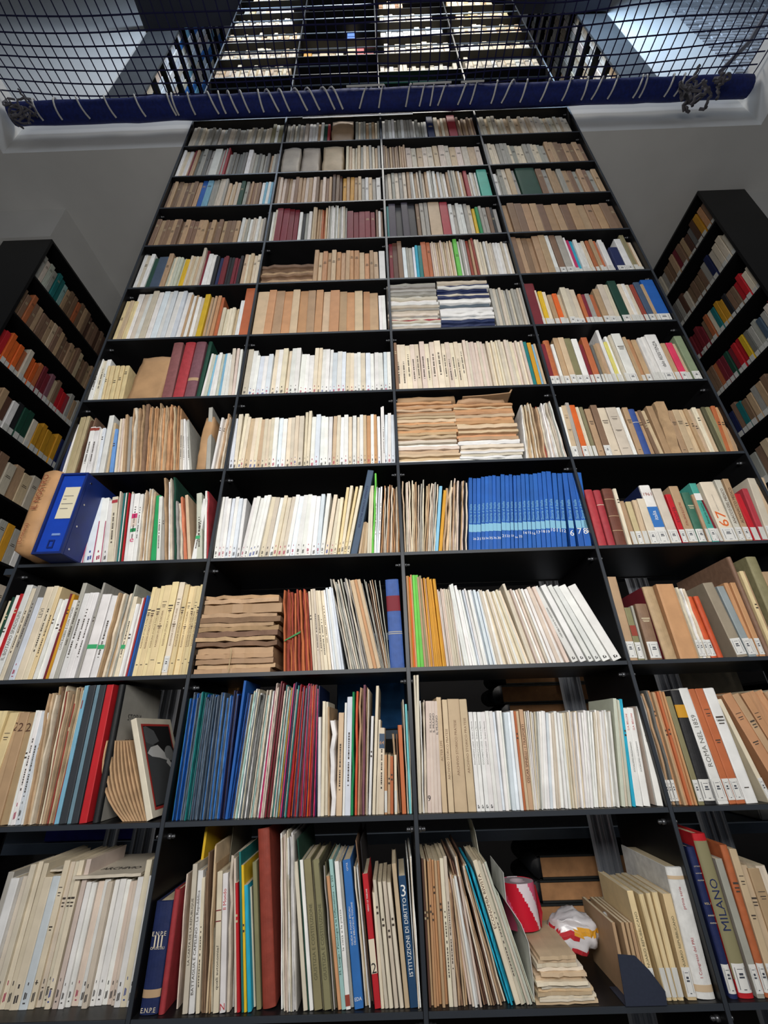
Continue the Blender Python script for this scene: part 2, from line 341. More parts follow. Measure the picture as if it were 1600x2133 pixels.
def build_item(it):
    k, t, d, h, c = it['k'], it['t'], it['d'], it['h'], it['c']
    nm = KN[k][0]
    root = link(nm, None); root.matrix_world = it['M']
    kc = jit(c)
    body = link('cover', random.choice(U[k]), root, BODY[k], kc, scale=(t, d, h))
    if k in UP: link('page_block', UP[k], root, PAGES, (214, 200, 172) if k != 'H' else (200, 184, 152), scale=(t, d, h))
    o = it['o']; dark = sum(c[:3]) < 330
    ink = (226, 214, 180) if dark else (70, 62, 56)
    if 's' in o:
        z0, hh = .03*h, .045
        g = link('call_label', ARCB if k == 'H' else PLATE, root, INK, (226, 226, 222), loc=(.02*t, -.0008, z0), scale=(.96*t, d if k == 'H' else 1, hh))
        link('label_lettering', TICKS, g, INK, (70, 74, 84), loc=(0, -.0003/(d if k == 'H' else 1), 0))
    if 'l' in o: link('title_lettering', random.choice(LINES), root, INK, ink, loc=(0, -.0005, 0), scale=(t, 1, h))
    if 'L' in o: link('title_lettering', random.choice(LINES2), root, INK, ink, loc=(0, -.0005, 0), scale=(t, 1, h))
    if 'm' in o:
        q = random.choice([(70,66,66)]*4+[(170,60,90)]*2+[(60,80,150)])
        link('year_lettering', random.choice(YEAR), root, INK, q, loc=(0, -.0005, 0), scale=(t, 1, h))
    if 'G' in o: link('green_band', PLATE, root, INK, (60, 170, 110), loc=(0, -.0006, .33*h), scale=(t, 1, .05*h))
    if 'P' in o: link('pink_line', PLATE, root, INK, (176, 80, 112), loc=(.86*t, -.0006, 0), scale=(.12*t, 1, .62*h))
    if 'E' in o: link('bottom_mark', unit_rects([(.3,.7,.03,.036),(.3,.42,.03,.06),(.3,.55,.055,.06),(.58,.7,.03,.05)]), root, INK, (30, 30, 34), loc=(0, -.0006, 0), scale=(t, 1, h))
    for x in it.get('T', ()):
        p = x.split('|'); s = p[1].replace('_', ' ')
        cc = PAL[p[-1]][:3] if p[-1] in PAL else ink
        if p[0] == 'V': spine_text(root, s, t, h, float(p[2]), float(p[3]), cc, *( [float(p[4]), float(p[5])] if len(p) > 6 else []))
        elif p[0] == 'H': flat_text(root, s, t, h, float(p[2]), cc)
        elif p[0] == 'D': link('cover_board', mesh('cover_board', [(t+.0004, .06*d, 0), (t+.0004, d, 0), (t+.0004, d, h), (t+.0004, .06*d, h)], [(0, 1, 2, 3)]), root, PAPER, cc)
        elif p[0] == 'K': link('cover_board', mesh('cover_board', [(-.0004, .04*d, 0), (-.0004, d, 0), (-.0004, d, h), (-.0004, .04*d, h)], [(3, 2, 1, 0)]), root, PAPER, cc)
        elif p[0] == 'S': side_text(root, s, t, d, h, float(p[2]), float(p[3]), float(p[4]), cc)
        elif p[0] == 'R': link('colour_band', ARCB if k == 'H' else PLATE, root, INK, cc, loc=(0, -.0005, float(p[1])*h), scale=(t, d, float(p[2])*h)) 
    return root
# ================================================================ THE BOOKS
# one line = a run of neighbours: left and right end at the foot, top left, top right (or - when upright), count, kind, colours, options
# feet and tops were read off the photograph and are turned into metres on the shelf's front plane
RUNS = {}
RUNS[0,0] = '''-70 -56 1817 - 1 J g m
-56 -19 1824 - 2 J w,k m
-19 17 1794 - 3 J k,c,c m
17 37 1828 - 1 J c m
37 55 1826 - 1 J wb m
55 103 1792 - 4 J c,k,k,c m,L
107 118 1791 - 1 J pk m
120 236 1835 - 10 J w,w,k,w,k,w,w,w,pk,w m
236 249 1828 - 1 J w m
249 262 1792 - 1 J c m
262 271 1825 - 1 J w m'''
RUNS[0,1] = '''288 327 1879 326:359 1 H n d=.2,T=H|E.N.P.E|.70|c,T=H|III|.63|c,T=H|OPUSCOLI|.57|c,T=R|.14|.07|t,T=H|E.N.P.E|.04|c
328 341 1854 364:374 1 H rc d=.19
366 370 1822 386:391 1 F pk y=.03
379 390 1801 402:411 1 B k T=V|LA_CARTA_DE_LA_RÉPUBLIQUE|.3|.75
392 404 1815 412:424 1 B w T=V|BATTAGLIA_E_CAPELINO_-_La_Repubblica|.12|.85
407 415 1830 420:427 1 J c l
416 422 1800 428:434 2 F t,b -
422 432 1758 434:452 2 F b,tl -
434 441 1785 445:452 2 F t,k -
443 455 1817 453:463 1 B c T=V|quali_autonomie?|.15|.45|.6|.6|bk,T=R|.62|.008|rd,T=R|.70|.008|rd
457 469 1821 464:475 1 B w T=V|Il_Mondo|.72|.88|r,T=H|N|.04|r
470 478 1783 480:486 1 F k -
480 487 1790 484:488 1 F w y=.03
488 493 1789 487:491 1 J pk -
493 500 1840 490:494 1 B r -
503 508 1775 497:502 1 B te d=.24,T=S|KARL_PLACE|.05|.84|.12|n
508 514 1803 503:507 1 B y d=.22
515 524 1845 508:516 1 B cn T=V|dalle_fabbriche_alle_regioni|.45|.9|w
525 533 1850 517:524 1 J k y=.03
534 544 1797 526:534 1 B ol y=.02,d=.22
546 575 1728 539:558 1 H rb y=.02,d=.2
583 612 1733 579:604 8 F k,w,pk,to,k,w y=.01
612 620 1730 604:612 2 F w,g -
632 641 1797 611:621 1 B k -
641 645 1745 617:622 1 F dg d=.22
645 653 1793 624:631 1 B w -
655 672 1792 632:648 1 B ol T=V|GIUSTIZIA_E_COSTITUZIONE|.18|.68|od
672 676 1794 648:652 1 F od -
676 691 1792 652:665 1 B ol T=V|GIUSTIZIA_E_COSTITUZIONE|.18|.68|od
691 702 1795 665:679 3 F od,g,od -
704 712 1826 679:687 1 B to T=V|DEMOCRAZIA|.4|.8|rb
712 721 1792 684:694 1 B aq T=V|M._Luogo_-_Psicologia_e_la_Diffamazione_-_L._250|.18|.92|dg
721 731 1796 697:705 1 B w T=V|la_città_e_la_piazza|.3|.72|gd,T=R|.02|.07|rb
731 738 1797 705:712 1 J g y=.02
739 758 1793 714:730 1 B cb T=V|GUIDA_AI_FONDI_SPECIALI|.4|.66|.35|.3|w,T=V|DELLE_BIBLIOTECHE_TOSCANE|.4|.69|.68|.3|w,T=H|EDA|.06|w,T=V|CITTÀ|.92|.98|w
760 772 1801 733:745 3 F k,tl,w -
774 780 1752 742:750 2 F b,bk y=.03
781 794 1822 754:767 1 B r T=V|VERSO_LE_TRIBUNE|.7|.88|w,T=R|.24|.25|c,T=H|2|.28|bk
794 801 1860 776:781 1 J c -
802 810 1834 775:785 1 B k T=V|Bulzoni|.06|.18|gd,T=V|TEATROLTRE|.25|.45|rc,T=V|La_scrittura_scenica|.55|.86|gd,T=H|12|.9|gd
811 820 1838 785:796 1 B k T=V|Bulzoni|.06|.18|gd,T=V|TEATROLTRE|.25|.45|rc,T=V|La_scrittura_scenica|.55|.86|gd,T=H|11|.9|gd
822 831 1837 796:805 1 B k T=V|Bulzoni|.06|.18|gd,T=V|TEATROLTRE|.25|.45|rc,T=V|La_scrittura_scenica|.55|.86|gd,T=H|10|.9|gd
833 842 1839 805:815 1 B k T=V|Bulzoni|.06|.18|gd,T=V|TEATROLTRE|.25|.45|rc,T=V|La_scrittura_scenica|.55|.86|gd,T=H|15|.9|rc
844 854 1801 816:825 1 B tl -
855 872 1826 829:846 1 B bl T=V|ISTITUZIONI_DI_DIRITTO|.22|.82|.5|.6|w,T=H|3|.88|w,c=32.70.112
874 884 1781 848:861 3 F w,k,w -'''
RUNS[0,2] = '''894 899 1788 877:882 1 B bd l
899 935 1789 882:916 6 B to,t,to l
936 945 1789 916:923 1 B c l
946 954 1785 923:931 1 B k l
955 976 1822 934:942 4 F t,b,tl -
979 1005 1825 940:957 5 J pk,k,w y=.01
1008 1036 1780 938:957 6 F b,bd,k,t -
1037 1058 1792 957:970 4 F k,t,b,c -
1060 1075 1806 971:987 3 M cn,cn,cn -
1075 1086 1795 985:995 1 B c T=V|ECONOMIA_RIVISTA|.5|.9|bd
1086 1094 1796 995:1001 1 J k l
1094 1110 1796 1001:1012 3 J gg,k,gg -
1110 1116 1855 1032:1040 2 F k,gg y=.02
1363 1377 1857 1305:1321 1 B cy s,T=V|ANNUARIO_REPUBBLICANO|.22|.8|od
1390 1402 1863 1329:1344 1 B cy s,T=V|ANNUARIO_REPUBBLICANO|.22|.78|od
1403 1413 1861 1345:1357 1 B cy s,T=V|ANNUARIO_REPUBBLICANO|.22|.78|od
1414 1427 1859 1358:1372 1 B cy s,T=V|ANNUARIO_REPUBBLICANO|.22|.78|od
1434 1453 1863 1379:1400 1 B cy s,T=V|ANNUARIO_REPUBBLICANO|.22|.78|od
1458 1498 1808 1391:1421 1 H w d=.22,T=R|.05|.05|tl,T=R|.90|.03|tl,T=V|I_Congressi_del_PRI|.15|.44|.5|.4|rc,T=V|prima_serie|.66|.84|.5|.34|rc'''
RUNS[0,3] = '''1523 1541 1765 1428:1452 1 H n d=.2,s,T=H|VOL._I|.6|cy,T=H|CATTOLICI|.86|c,T=H|NAZIONALE|.81|c,T=H|POLITICA|.76|c,T=H|ANNALI|.52|c,T=H|GENERALI|.47|c
1543 1575 1737 1443:1471 1 H r s,d=.2,T=R|.10|.85|ol,T=V|MILANO|.38|.70|.45|.62|n
1579 1595 1790 1492:1503 1 B g s
1597 1614 1761 1499:1518 1 H ob s,L
1615 1632 1770 1519:1535 1 B tl s,L
1634 1700 1806 1547:1600 3 B tl,t,c s,L'''
RUNS[1,0] = '''-125 -46 1482 - 4 B cy,c,cy L
-44 11 1481 30:72 3 B t,t,t T=H|2|.86|bd
11 47 1480 72:100 4 B w,w,wb l,m
47 66 1434 103:124 3 F t,tl,c -
66 112 1414 120:184 12 F t,tl,b,c,rb,tl,t -
112 121 1426 176:186 1 B ls -
122 138 1426 187:200 1 B bk c=52.60.66
139 147 1425 202:209 1 B aq c=112.146.160
147 161 1425 209:222 1 B bk c=48.54.60
164 180 1424 225:236 1 B r -
190 203 1421 247:259 1 H bk d=.22,T=D|g,T=S|STORIA|.05|.74|.075|bk,T=S|CRITICA|.05|.54|.09|bk'''
RUNS[1,1] = '''354 372 1443 396:412 6 M te,bl,gm,sl -
372 410 1444 412:445 13 M gm,sl,bl,gm,te -
410 452 1444 445:482 14 M cb,gm,sl,cb,gm -
452 468 1440 482:500 5 M bl,n,pu -
468 474 1401 510:516 1 B bl -
474 482 1438 516:523 3 M bl,n -
482 537 1436 523:572 16 M g,gd,k,aq,gm,c,gd,w -
537 560 1420 574:592 6 M mg,r,pk,te,bd,rd -
560 600 1424 592:626 12 M pk,te,r,gd,aq,gl,gm,mg,n -
600 658 1425 626:666 20 M rc,o,n,mv,r,gm,pu,rb,mg,sl -
661 668 1494 661:671 1 B w -
668 682 1462 673:681 2 B c,k -
682 687 1472 682:687 1 F t -
687 699 1500 691:697 1 F w -
700 712 1485 705:717 1 B tl l
713 718 1464 718:723 1 B w -
718 730 1452 724:734 1 B wb l
730 736 1441 734:740 1 F gn -
738 744 1440 741:747 1 F rb c=206.92.62
744 754 1432 747:755 2 F t,b -
754 760 1426 755:764 1 F mv -
760 766 1430 764:773 2 F t,k -
767 773 1492 773:779 1 B w -
775 782 1429 783:790 1 B c d=.24,T=S|LA_REPUBBLICA|.06|.86|.13|bd,T=S|LIBRERIA|.07|.7|.09|bd
783 788 1500 789:793 1 J c -
788 800 1517 791:801 1 B c l,T=R|.75|.18|sl,T=H|64|.82|to,d=.2
801 807 1573 801:806 1 B to s
807 820 1574 808:818 2 B t,ob -
822 828 1573 821:826 1 B c s
828 837 1520 817:828 2 F t,b y=.02
838 847 1511 828:838 1 B ob -
849 852 1457 838:842 1 F k -
853 858 1467 843:848 1 B ls c=120.200.206
858 863 1476 848:853 2 F w,k -'''
RUNS[1,2] = '''866 871 1396 860:866 1 J k -
872 878 1398 867:872 1 J k -
879 891 1460 873:887 4 F c,w,k -
891 899 1461 887:893 1 J pk T=H|9|.12|bk
899 906 1461 893:898 1 J pk T=V|IL_MULINO|.70|.88|bk
906 914 1461 898:905 1 J pk T=V|IL_MULINO|.70|.88|bk
914 921 1461 905:911 1 J pk T=V|IL_MULINO|.68|.86|bk
922 933 1453 908:919 1 B tl T=V|ACTER_LEFE|.42|.60|b
935 947 1458 921:931 1 B tl T=V|ARCHIVIO_STORICO_PRATESE|.27|.72|b
948 975 1457 931:957 1 B tl T=V|ARCHIVIO_STORICO_PRATESE|.3|.8|.5|.2|b
976 993 1457 957:971 1 B tl T=V|ARCHIVIO_STORICO_PRATESE|.32|.82|.5|.3|b
994 1003 1484 976:984 1 J w E,T=V|DOCUMENTO_LXXVI_-_Stralcio_e_Manovra|.45|.9|gd
1003 1011 1484 984:993 1 J w E,T=V|DOCUMENTO_LXXVI_-_Stralcio_e_Manovra|.45|.9|gd
1012 1021 1484 993:1002 1 J w E,T=V|DOCUMENTO_LXXVI_-_Stralcio_e_Manovra|.45|.9|gd
1021 1031 1484 1002:1010 1 J w E,T=V|DOCUMENTO_LXXVI_-_Stralcio_e_Manovra|.45|.9|gd
1031 1091 1482 1011:1070 8 J w,w,wb,w -
1091 1097 1482 1070:1075 1 B ob -
1097 1103 1482 1075:1080 1 J tl -
1103 1112 1479 1081:1090 1 B t T=V|OSCAR_SPINELLI_-_I_TRASPORTI|.25|.84|bd
1112 1131 1481 1091:1121 8 J c,w,k -
1131 1190 1482 1124:1170 10 J w,w,k,wb -
1190 1222 1481 1171:1204 7 J k,w,c,w -
1222 1250 1481 1205:1236 6 J w -
1251 1296 1480 1237:1275 9 J w,w,k -
1297 1318 1455 1280:1292 3 J gg,k,gg -
1319 1326 1457 1292:1296 1 B cn -
1326 1341 1477 1297:1309 1 B w T=V|SOCIALISMO_MAZZINIANO|.33|.64|gd,T=V|G.A._BELLONI|.76|.94|r
1342 1356 1476 1309:1317 1 B w T=V|SOCIALISMO_MAZZINIANO|.33|.64|gd,T=V|G.A._BELLONI|.76|.94|r
1386 1399 1472 1327:1339 1 B w d=.2,T=K|pk,T=V|CLIO|.62|.7|gd,T=V|rivista_trimestrale|.78|.96|gd'''
RUNS[1,3] = '''1402 1422 1437 1335:1353 3 F g,t,gd s
1422 1453 1437 1353:1381 6 B to,t,to,ob -
1457 1469 1451 1385:1400 1 B ol s
1470 1496 1438 1402:1416 1 H bk s,T=R|.74|.12|gl
1498 1520 1434 1416:1431 1 B w s,T=V|ROMA_NEL_1859|.3|.75|gd
1521 1536 1436 1434:1447 1 B ob s
1536 1555 1435 1448:1464 1 B ob s,L
1556 1581 1434 1465:1487 1 B w L,T=H|OPERA|.7|gd
1603 1613 1458 1496:1504 1 B c s,d=.22
1640 1720 1443 1506:1575 4 B to,t,to L,s
1722 1780 1440 1577:1620 3 B to,t L'''
RUNS[2,0] = '''-52 -44 1252 - 1 J c -
-43 -36 1244 - 1 B dg -
-36 -28 1240 - 1 B w -
-28 -19 1237 - 1 B r -
-19 -5 1219 - 1 B w T=V|IL_BOTANO_SPADOLINI|.2|.7|gd
-4 5 1226 - 1 B c l
6 15 1220 - 1 B g l
16 29 1245 - 1 B wb m
29 45 1223 - 1 B c T=V|LEVI|.65|.75|gd
45 56 1221 - 1 B c l
56 65 1223 - 1 B cy l
66 79 1246 - 2 B w l
79 88 1248 - 1 B w l
88 93 1237 - 1 B rd -
93 99 1238 - 1 B gl -
100 110 1250 - 1 B w T=V|CON_RABBIA_E_CON_AMORE|.35|.9|gd
110 120 1215 - 1 B g l
121 134 1236 - 1 B w l
134 155 1235 - 2 B w l
157 162 1214 - 1 B g -
163 184 1238 - 1 B w G
186 200 1241 - 1 B w G,l
201 231 1233 - 5 F t,c,g -
232 236 1217 - 1 F g d=.24
236 245 1243 - 1 B c G,l
245 253 1258 - 1 B w l
253 261 1243 - 2 J w,rc -
261 269 1240 - 2 J gn,bl -
269 302 1220 - 3 B cy L,T=V|RASSEGNA_STORICA_TOSCANA|.3|.7|b
302 318 1219 - 1 B cy L,T=V|RASSEGNA_STORICA_TOSCANA|.3|.7|b
318 333 1212 - 1 B cy L,T=V|RASSEGNA_STORICA_TOSCANA|.3|.7|b
335 347 1213 - 1 B c L,s,T=V|RASSEGNA_STORICA_TOSCANA|.3|.7|b
347 379 1217 - 3 B cy L,T=V|RASSEGNA_STORICA_TOSCANA|.3|.7|b
379 394 1218 - 2 B cy L,T=V|RASSEGNA_STORICA_TOSCANA|.3|.7|b'''
RUNS[2,1] = '''590 650 1227 592:641 13 F ob,rb,ob -
651 690 1227 641:672 6 B c,k,c l
691 717 1224 672:694 5 J w,wb -
725 769 1204 687:729 10 F g,k,g -
769 794 1206 729:750 3 B tl,to -
794 814 1203 750:790 8 F k,t,g,b -
816 847 1207 799:834 1 H cb c=52.86.152,T=R|.62|.18|rd,T=R|.38|.01|g,T=R|.36|.01|g'''
RUNS[2,2] = '''854 870 1196 847:857 4 J to,gl,o -
870 884 1197 857:870 2 J gb -
884 894 1200 870:877 2 J t,ol -
894 931 1202 877:907 9 J gl,gl,to,gl -
931 968 1226 910:945 11 J pk,w,k,pk -
968 984 1217 934:950 3 J w -
985 1038 1227 951:1001 14 J wb,w,wb -
1038 1106 1229 1001:1044 12 J k,w,c -
1106 1112 1217 1046:1053 1 J k -
1112 1155 1226 1055:1093 8 J w,pk,k -
1156 1188 1222 1094:1115 4 J w,pk -
1193 1207 1224 1108:1124 1 J w E,T=V|I_REPUBBLICANI_IN_SARDEGNA|.3|.7|bk
1210 1224 1221 1126:1139 1 J w E
1228 1239 1221 1140:1152 1 J w E
1242 1254 1222 1153:1164 1 J w E
1257 1275 1222 1165:1180 1 J w E
1283 1304 1222 1182:1204 1 J w E'''
RUNS[2,3] = '''1311 1330 1202 1266:1283 1 B t s
1331 1344 1266 1301:1313 1 B ol s,T=R|.45|.2|rb
1345 1350 1262 1314:1320 1 H g -
1357 1383 1258 1322:1350 1 H b s,L
1389 1414 1222 1336:1365 1 H t d=.2,T=K|rd
1418 1457 1217 1367:1402 1 B to d=.18
1459 1482 1222 1410:1424 3 F c,w s
1484 1497 1243 1430:1444 1 H ob s,c=200.84.46
1498 1510 1242 1445:1458 1 H ob c=206.88.50
1537 1560 1215 1464:1486 1 B g s,c=160.148.128
1562 1578 1222 1494:1508 1 B g s,c=150.160.164
1579 1600 1211 1510:1537 2 B to s
1601 1611 1160 1515:1525 1 H b d=.27
1613 1628 1189 1540:1554 2 B cy,t -
1640 1664 1160 1556:1575 1 H ol -
1668 1720 1190 - 3 B t,b,tl s'''
RUNS[3,0] = '''153 173 1037 187:201 1 J w m,P
174 194 1039 202:214 1 J wb m,P
194 211 1039 214:226 1 J w m,P
212 222 1043 227:236 1 J w m
222 235 1036 236:244 1 B k l,T=R|.9|.05|rc
236 256 1022 251:274 6 J k,r,w,dg,te -
257 263 1029 274:279 1 J w -
263 275 1029 279:293 1 B w l,T=R|.62|.07|mg,T=R|.5|.12|pk,T=R|.42|.05|gn,T=H|e|.3|mg
275 283 1030 293:298 1 B w l
283 311 1019 298:323 7 F t,k,tl,w -
313 324 1033 327:334 1 B gn c=34.164.96
326 340 1036 334:340 2 B w,g l
342 348 978 339:347 1 F t d=.24
348 360 985 349:360 4 F k,w,c -
361 366 990 361:366 1 F dg d=.24
368 381 1040 367:375 2 F g,k y=.02
382 390 1031 375:382 2 F o,tl c=214.130.96
391 398 1032 385:392 1 J tl -
398 408 1039 - 1 B w G,l
409 421 1028 409:421 1 B gg l
424 429 1023 427:432 1 B w l
429 433 1023 432:435 1 F rc -'''
RUNS[3,1] = '''443 497 1036 462:513 7 J w,wb m
497 537 1032 527:565 5 J w m
537 594 1033 565:618 6 J c,k,w m
594 657 1031 618:667 6 J w,wb,w m
657 683 1027 667:705 3 J wb,w,c m
684 701 1037 706:714 2 J k,c m
702 728 1013 719:757 4 J cy,c m
730 744 981 766:779 1 B sl T=V|RELAZIONE_ANNUALE_APPENDICE|.3|.8|n
745 763 1085 757:767 3 J tl,t m
764 774 1008 771:777 2 J k,c -
774 779 984 780:785 1 F gb -
779 791 1013 782:797 3 J w,wb l
792 833 1008 799:829 12 F t,b,k,to -'''
RUNS[3,2] = '''842 906 1000 837:914 17 F t,k,pk,g,c,tl -
906 913 1013 914:923 1 B ls -
914 921 1022 924:931 1 B gl -
922 936 1012 932:940 2 F t,tl -
936 975 998 941:975 10 F k,t,pk,bk,c -
977 985 996 977:984 1 B bl BB
985 993 997 985:993 1 B bl BB,T=H|20|.15|w
993 1002 997 994:1001 1 B bl BB,T=H|31|.15|w
1003 1011 994 1002:1010 1 B bl BB,T=H|33|.15|w
1011 1019 993 1011:1017 1 B bl BB,T=H|34|.15|w
1019 1028 992 1018:1025 1 B bl BB,T=H|35|.15|w
1028 1036 991 1026:1033 1 B bl BB,T=H|36|.15|w
1036 1045 993 1034:1042 1 B bl BB,T=H|30|.15|w
1046 1055 989 1043:1052 1 B bl BB,T=H|21|.17|w
1055 1064 991 1053:1060 1 B bl BB,T=H|22|.17|w
1065 1072 989 1060:1068 1 B bl BB,T=H|23|.17|w
1073 1080 991 1069:1076 1 B bl BB,T=H|24|.15|w
1081 1090 991 1077:1084 1 B bl BB,T=H|25|.16|w
1091 1100 988 1085:1094 1 B bl BB,T=H|14|.2|w
1101 1109 988 1094:1102 1 B bl BB,T=H|15|.2|w
1110 1118 989 1103:1110 1 B bl BB,T=H|16|.19|w
1119 1129 987 1111:1119 1 B bl BB,T=H|17|.2|w
1130 1139 986 1120:1128 1 B bl BB,T=H|18|.21|w
1140 1149 983 1129:1137 1 B bl BB,T=H|19|.2|w
1150 1161 983 1138:1148 1 B bl BB,T=H|10|.22|w
1162 1172 986 1150:1160 1 B bl BB,T=H|11|.22|w
1173 1183 987 1162:1170 1 B bl BB,T=H|12|.21|w
1190 1201 986 1172:1182 1 B bl BB,T=H|6|.18|w
1207 1219 986 1183:1193 1 B bl BB,T=H|7|.2|w
1220 1231 985 1193:1203 1 B bl BB,T=H|8|.2|w
1231 1241 985 1203:1210 1 B bl BB,T=H|9|.2|w'''
RUNS[3,3] = '''1249 1267 1020 1216:1236 1 H rc -
1269 1285 1021 1237:1250 1 H rc T=R|.72|.01|c
1286 1309 1018 1254:1276 1 H bd c=106.62.50,T=R|.8|.01|t,T=R|.5|.01|t,T=R|.25|.01|t
1311 1319 1018 1277:1284 1 B c T=R|.12|.16|bk
1321 1331 1044 1291:1300 1 B t s
1332 1344 1045 1301:1316 1 B cy s,c=206.192.146
1345 1356 1042 1317:1328 1 B tl s
1358 1375 1039 1329:1341 1 B c s
1376 1399 1011 1332:1352 1 B w s,T=K|n,T=H|1961|.84|rb,T=R|.28|.34|cb,T=V|italia|.4|.55|w
1401 1422 1018 1357:1378 1 B k s
1424 1436 1030 1386:1398 1 B r s,T=V|storia|.4|.75|rd
1437 1457 1013 1394:1411 1 B t s,T=V|ITALIANI_ILLUSTRI|.3|.7|rb
1459 1477 1026 1418:1440 1 H dg s,c=62.112.92,L
1478 1485 1030 1441:1448 1 B t s
1486 1501 1007 1434:1452 1 B tq s,T=R|.70|.12|w,T=V|Annuario_nostro|.3|.65|dg
1502 1509 1030 1454:1460 1 B rd s
1511 1541 1004 1456:1486 1 B c s,T=V|67|.25|.5|.5|.66|o,T=V|ALMANACCO_ITALIANO|.5|.78|.5|.3|g
1542 1556 1000 1487:1503 1 B g s,c=206.200.190,T=V|ANACCO_DEL_MEDICO|.28|.85|bd
1557 1570 998 1505:1519 1 B t s,T=V|ALMANACCO_MEDICO|.28|.85|bd
1574 1587 1029 1533:1541 1 B r s
1590 1602 1018 1546:1559 1 B rc s
1604 1622 997 1560:1572 1 B k s
1624 1645 996 1574:1592 1 B tl s'''
RUNS[4,0] = '''117 121 897 150:154 1 B n -
122 134 880 160:168 3 J w,k -
134 154 867 168:190 3 J ol,t c=178.164.128
154 164 868 190:198 2 F bd,b -
165 176 890 190:199 1 J w T=R|.92|.06|rb,l
177 188 890 199:208 1 J w T=R|.92|.06|rb,l
189 203 890 208:219 2 B w,wb l
204 215 866 228:238 1 B w -
216 225 880 236:243 2 J k,tl -
226 234 894 238:245 1 B cb c=104.150.214
235 253 871 249:262 4 J c,w,pk l
254 266 864 263:272 2 J t,g -
268 291 840 278:302 4 F t,k,kf -
292 301 837 304:312 1 F b -
302 371 842 313:376 17 F to,t,tl,to -
373 400 873 377:394 5 J k,rc,w,w,g l
428 437 849 437:441 1 J g d=.22
438 451 868 462:474 2 B w,k -
452 466 862 476:486 3 F t,k,tl -'''
RUNS[4,1] = '''472 481 872 487:496 1 J wb m
481 499 858 497:517 2 J k,c m
499 564 869 517:573 8 J c,tl,c m
564 591 868 573:598 3 J w,wb m
592 629 866 599:635 4 J c,k m
630 643 852 636:651 2 J c m
644 690 864 651:694 5 J w,wb m
691 733 865 695:734 5 J c,k,w,tl m
734 794 864 736:792 8 J w,k,c,tl,to,w m
795 803 847 791:801 2 J w l
804 827 859 802:822 3 J wb,w m'''
RUNS[4,2] = '''1097 1130 838 1082:1108 9 F w,k,t,tl,w -
1131 1150 842 1109:1122 4 F b,t,rb,k -
1150 1184 836 1123:1148 9 F w,k,pk,w -'''
RUNS[4,3] = '''1191 1197 848 1164:1171 1 B w s
1197 1208 845 1171:1178 1 B tl L,s
1209 1217 839 1178:1184 1 B g -
1218 1230 844 1186:1197 1 B o s
1231 1239 848 1198:1206 1 B c s
1240 1248 848 1208:1213 1 B ol s
1250 1263 852 1216:1231 1 B t L
1264 1278 844 1230:1242 1 B b s
1279 1297 850 1244:1259 1 B c L
1298 1322 849 1261:1284 1 B k L
1323 1331 849 1285:1291 1 B w -
1332 1344 849 1296:1307 1 B t L
1345 1360 852 1308:1322 1 H cb c=56.84.150,T=R|.7|.01|c
1361 1387 853 1323:1344 3 B t,b,tl L
1388 1402 846 1345:1360 1 B kf -
1403 1427 836 1362:1390 1 F kf -
1428 1454 850 1392:1412 2 B t,tl L
1456 1483 851 1415:1440 3 B tl,t L
1484 1503 848 1442:1460 2 B c,tl L
1504 1513 848 1461:1469 1 B od -
1514 1524 848 1470:1478 1 B ol -
1525 1553 846 1480:1512 3 B ob,to,t -'''
RUNS[5,0] = '''175 203 747 208:229 3 J w,k l
204 208 762 220:224 1 B w -
209 214 762 225:230 1 B cy l
215 224 762 231:240 1 B cy l
225 234 762 241:250 1 B cy l
235 244 762 251:260 1 B cy l
245 254 762 261:270 1 B cy l
334 356 709 361:385 1 H mv c=142.92.92
357 380 705 387:411 1 H rc -
381 404 704 411:432 1 H mv T=R|.30|.05|t
406 415 705 434:446 1 H dg -
416 474 736 440:484 9 J w,gg,ls,w -
475 494 725 486:508 3 J k,pk,w -'''
RUNS[5,1] = '''499 521 727 - 2 J k,w m
521 560 738 - 4 J w,wb m
560 620 725 - 6 J c,w m
620 650 735 - 3 J w m
650 690 724 - 5 J w,c m
690 818 732 - 14 J wb,w,w,c m'''
RUNS[5,2] = '''820 827 714 - 1 B b -
828 882 713 - 5 J c,pk l
882 930 711 - 4 J pk,c l
930 978 712 - 5 J c,pk l
978 1112 709 - 22 J pk,k,c -
1113 1120 712 - 1 J te -
1121 1130 714 - 1 J gl -
1131 1141 716 - 2 J ls,tl -'''
RUNS[5,3] = '''1146 1157 717 - 1 B rd s
1158 1172 709 - 1 H ob s
1173 1180 717 - 1 B w s
1181 1205 703 - 2 B t,tl s
1206 1220 705 - 1 B ol s
1221 1234 706 - 1 B w s
1235 1243 718 - 1 B rd s
1244 1257 703 - 1 B ob s
1258 1270 718 - 2 B gd,t s
1271 1281 715 - 1 B t s
1283 1290 688 - 1 B w s
1291 1299 712 - 1 B y s,c=226.214.120
1300 1313 697 - 2 B w,k s
1314 1334 695 - 1 B w L,s
1336 1344 702 - 1 B t -
1345 1366 703 - 2 B to,t s
1367 1386 702 - 2 B w s
1387 1412 697 - 1 B w s,T=V|dalo_RESISTENZA|.3|.85|bk
1413 1424 715 - 1 B t s
1425 1439 714 - 1 B mg s,c=214.60.96
1440 1455 715 - 2 B tl s
1456 1473 700 - 1 B gg c=140.152.122,s'''
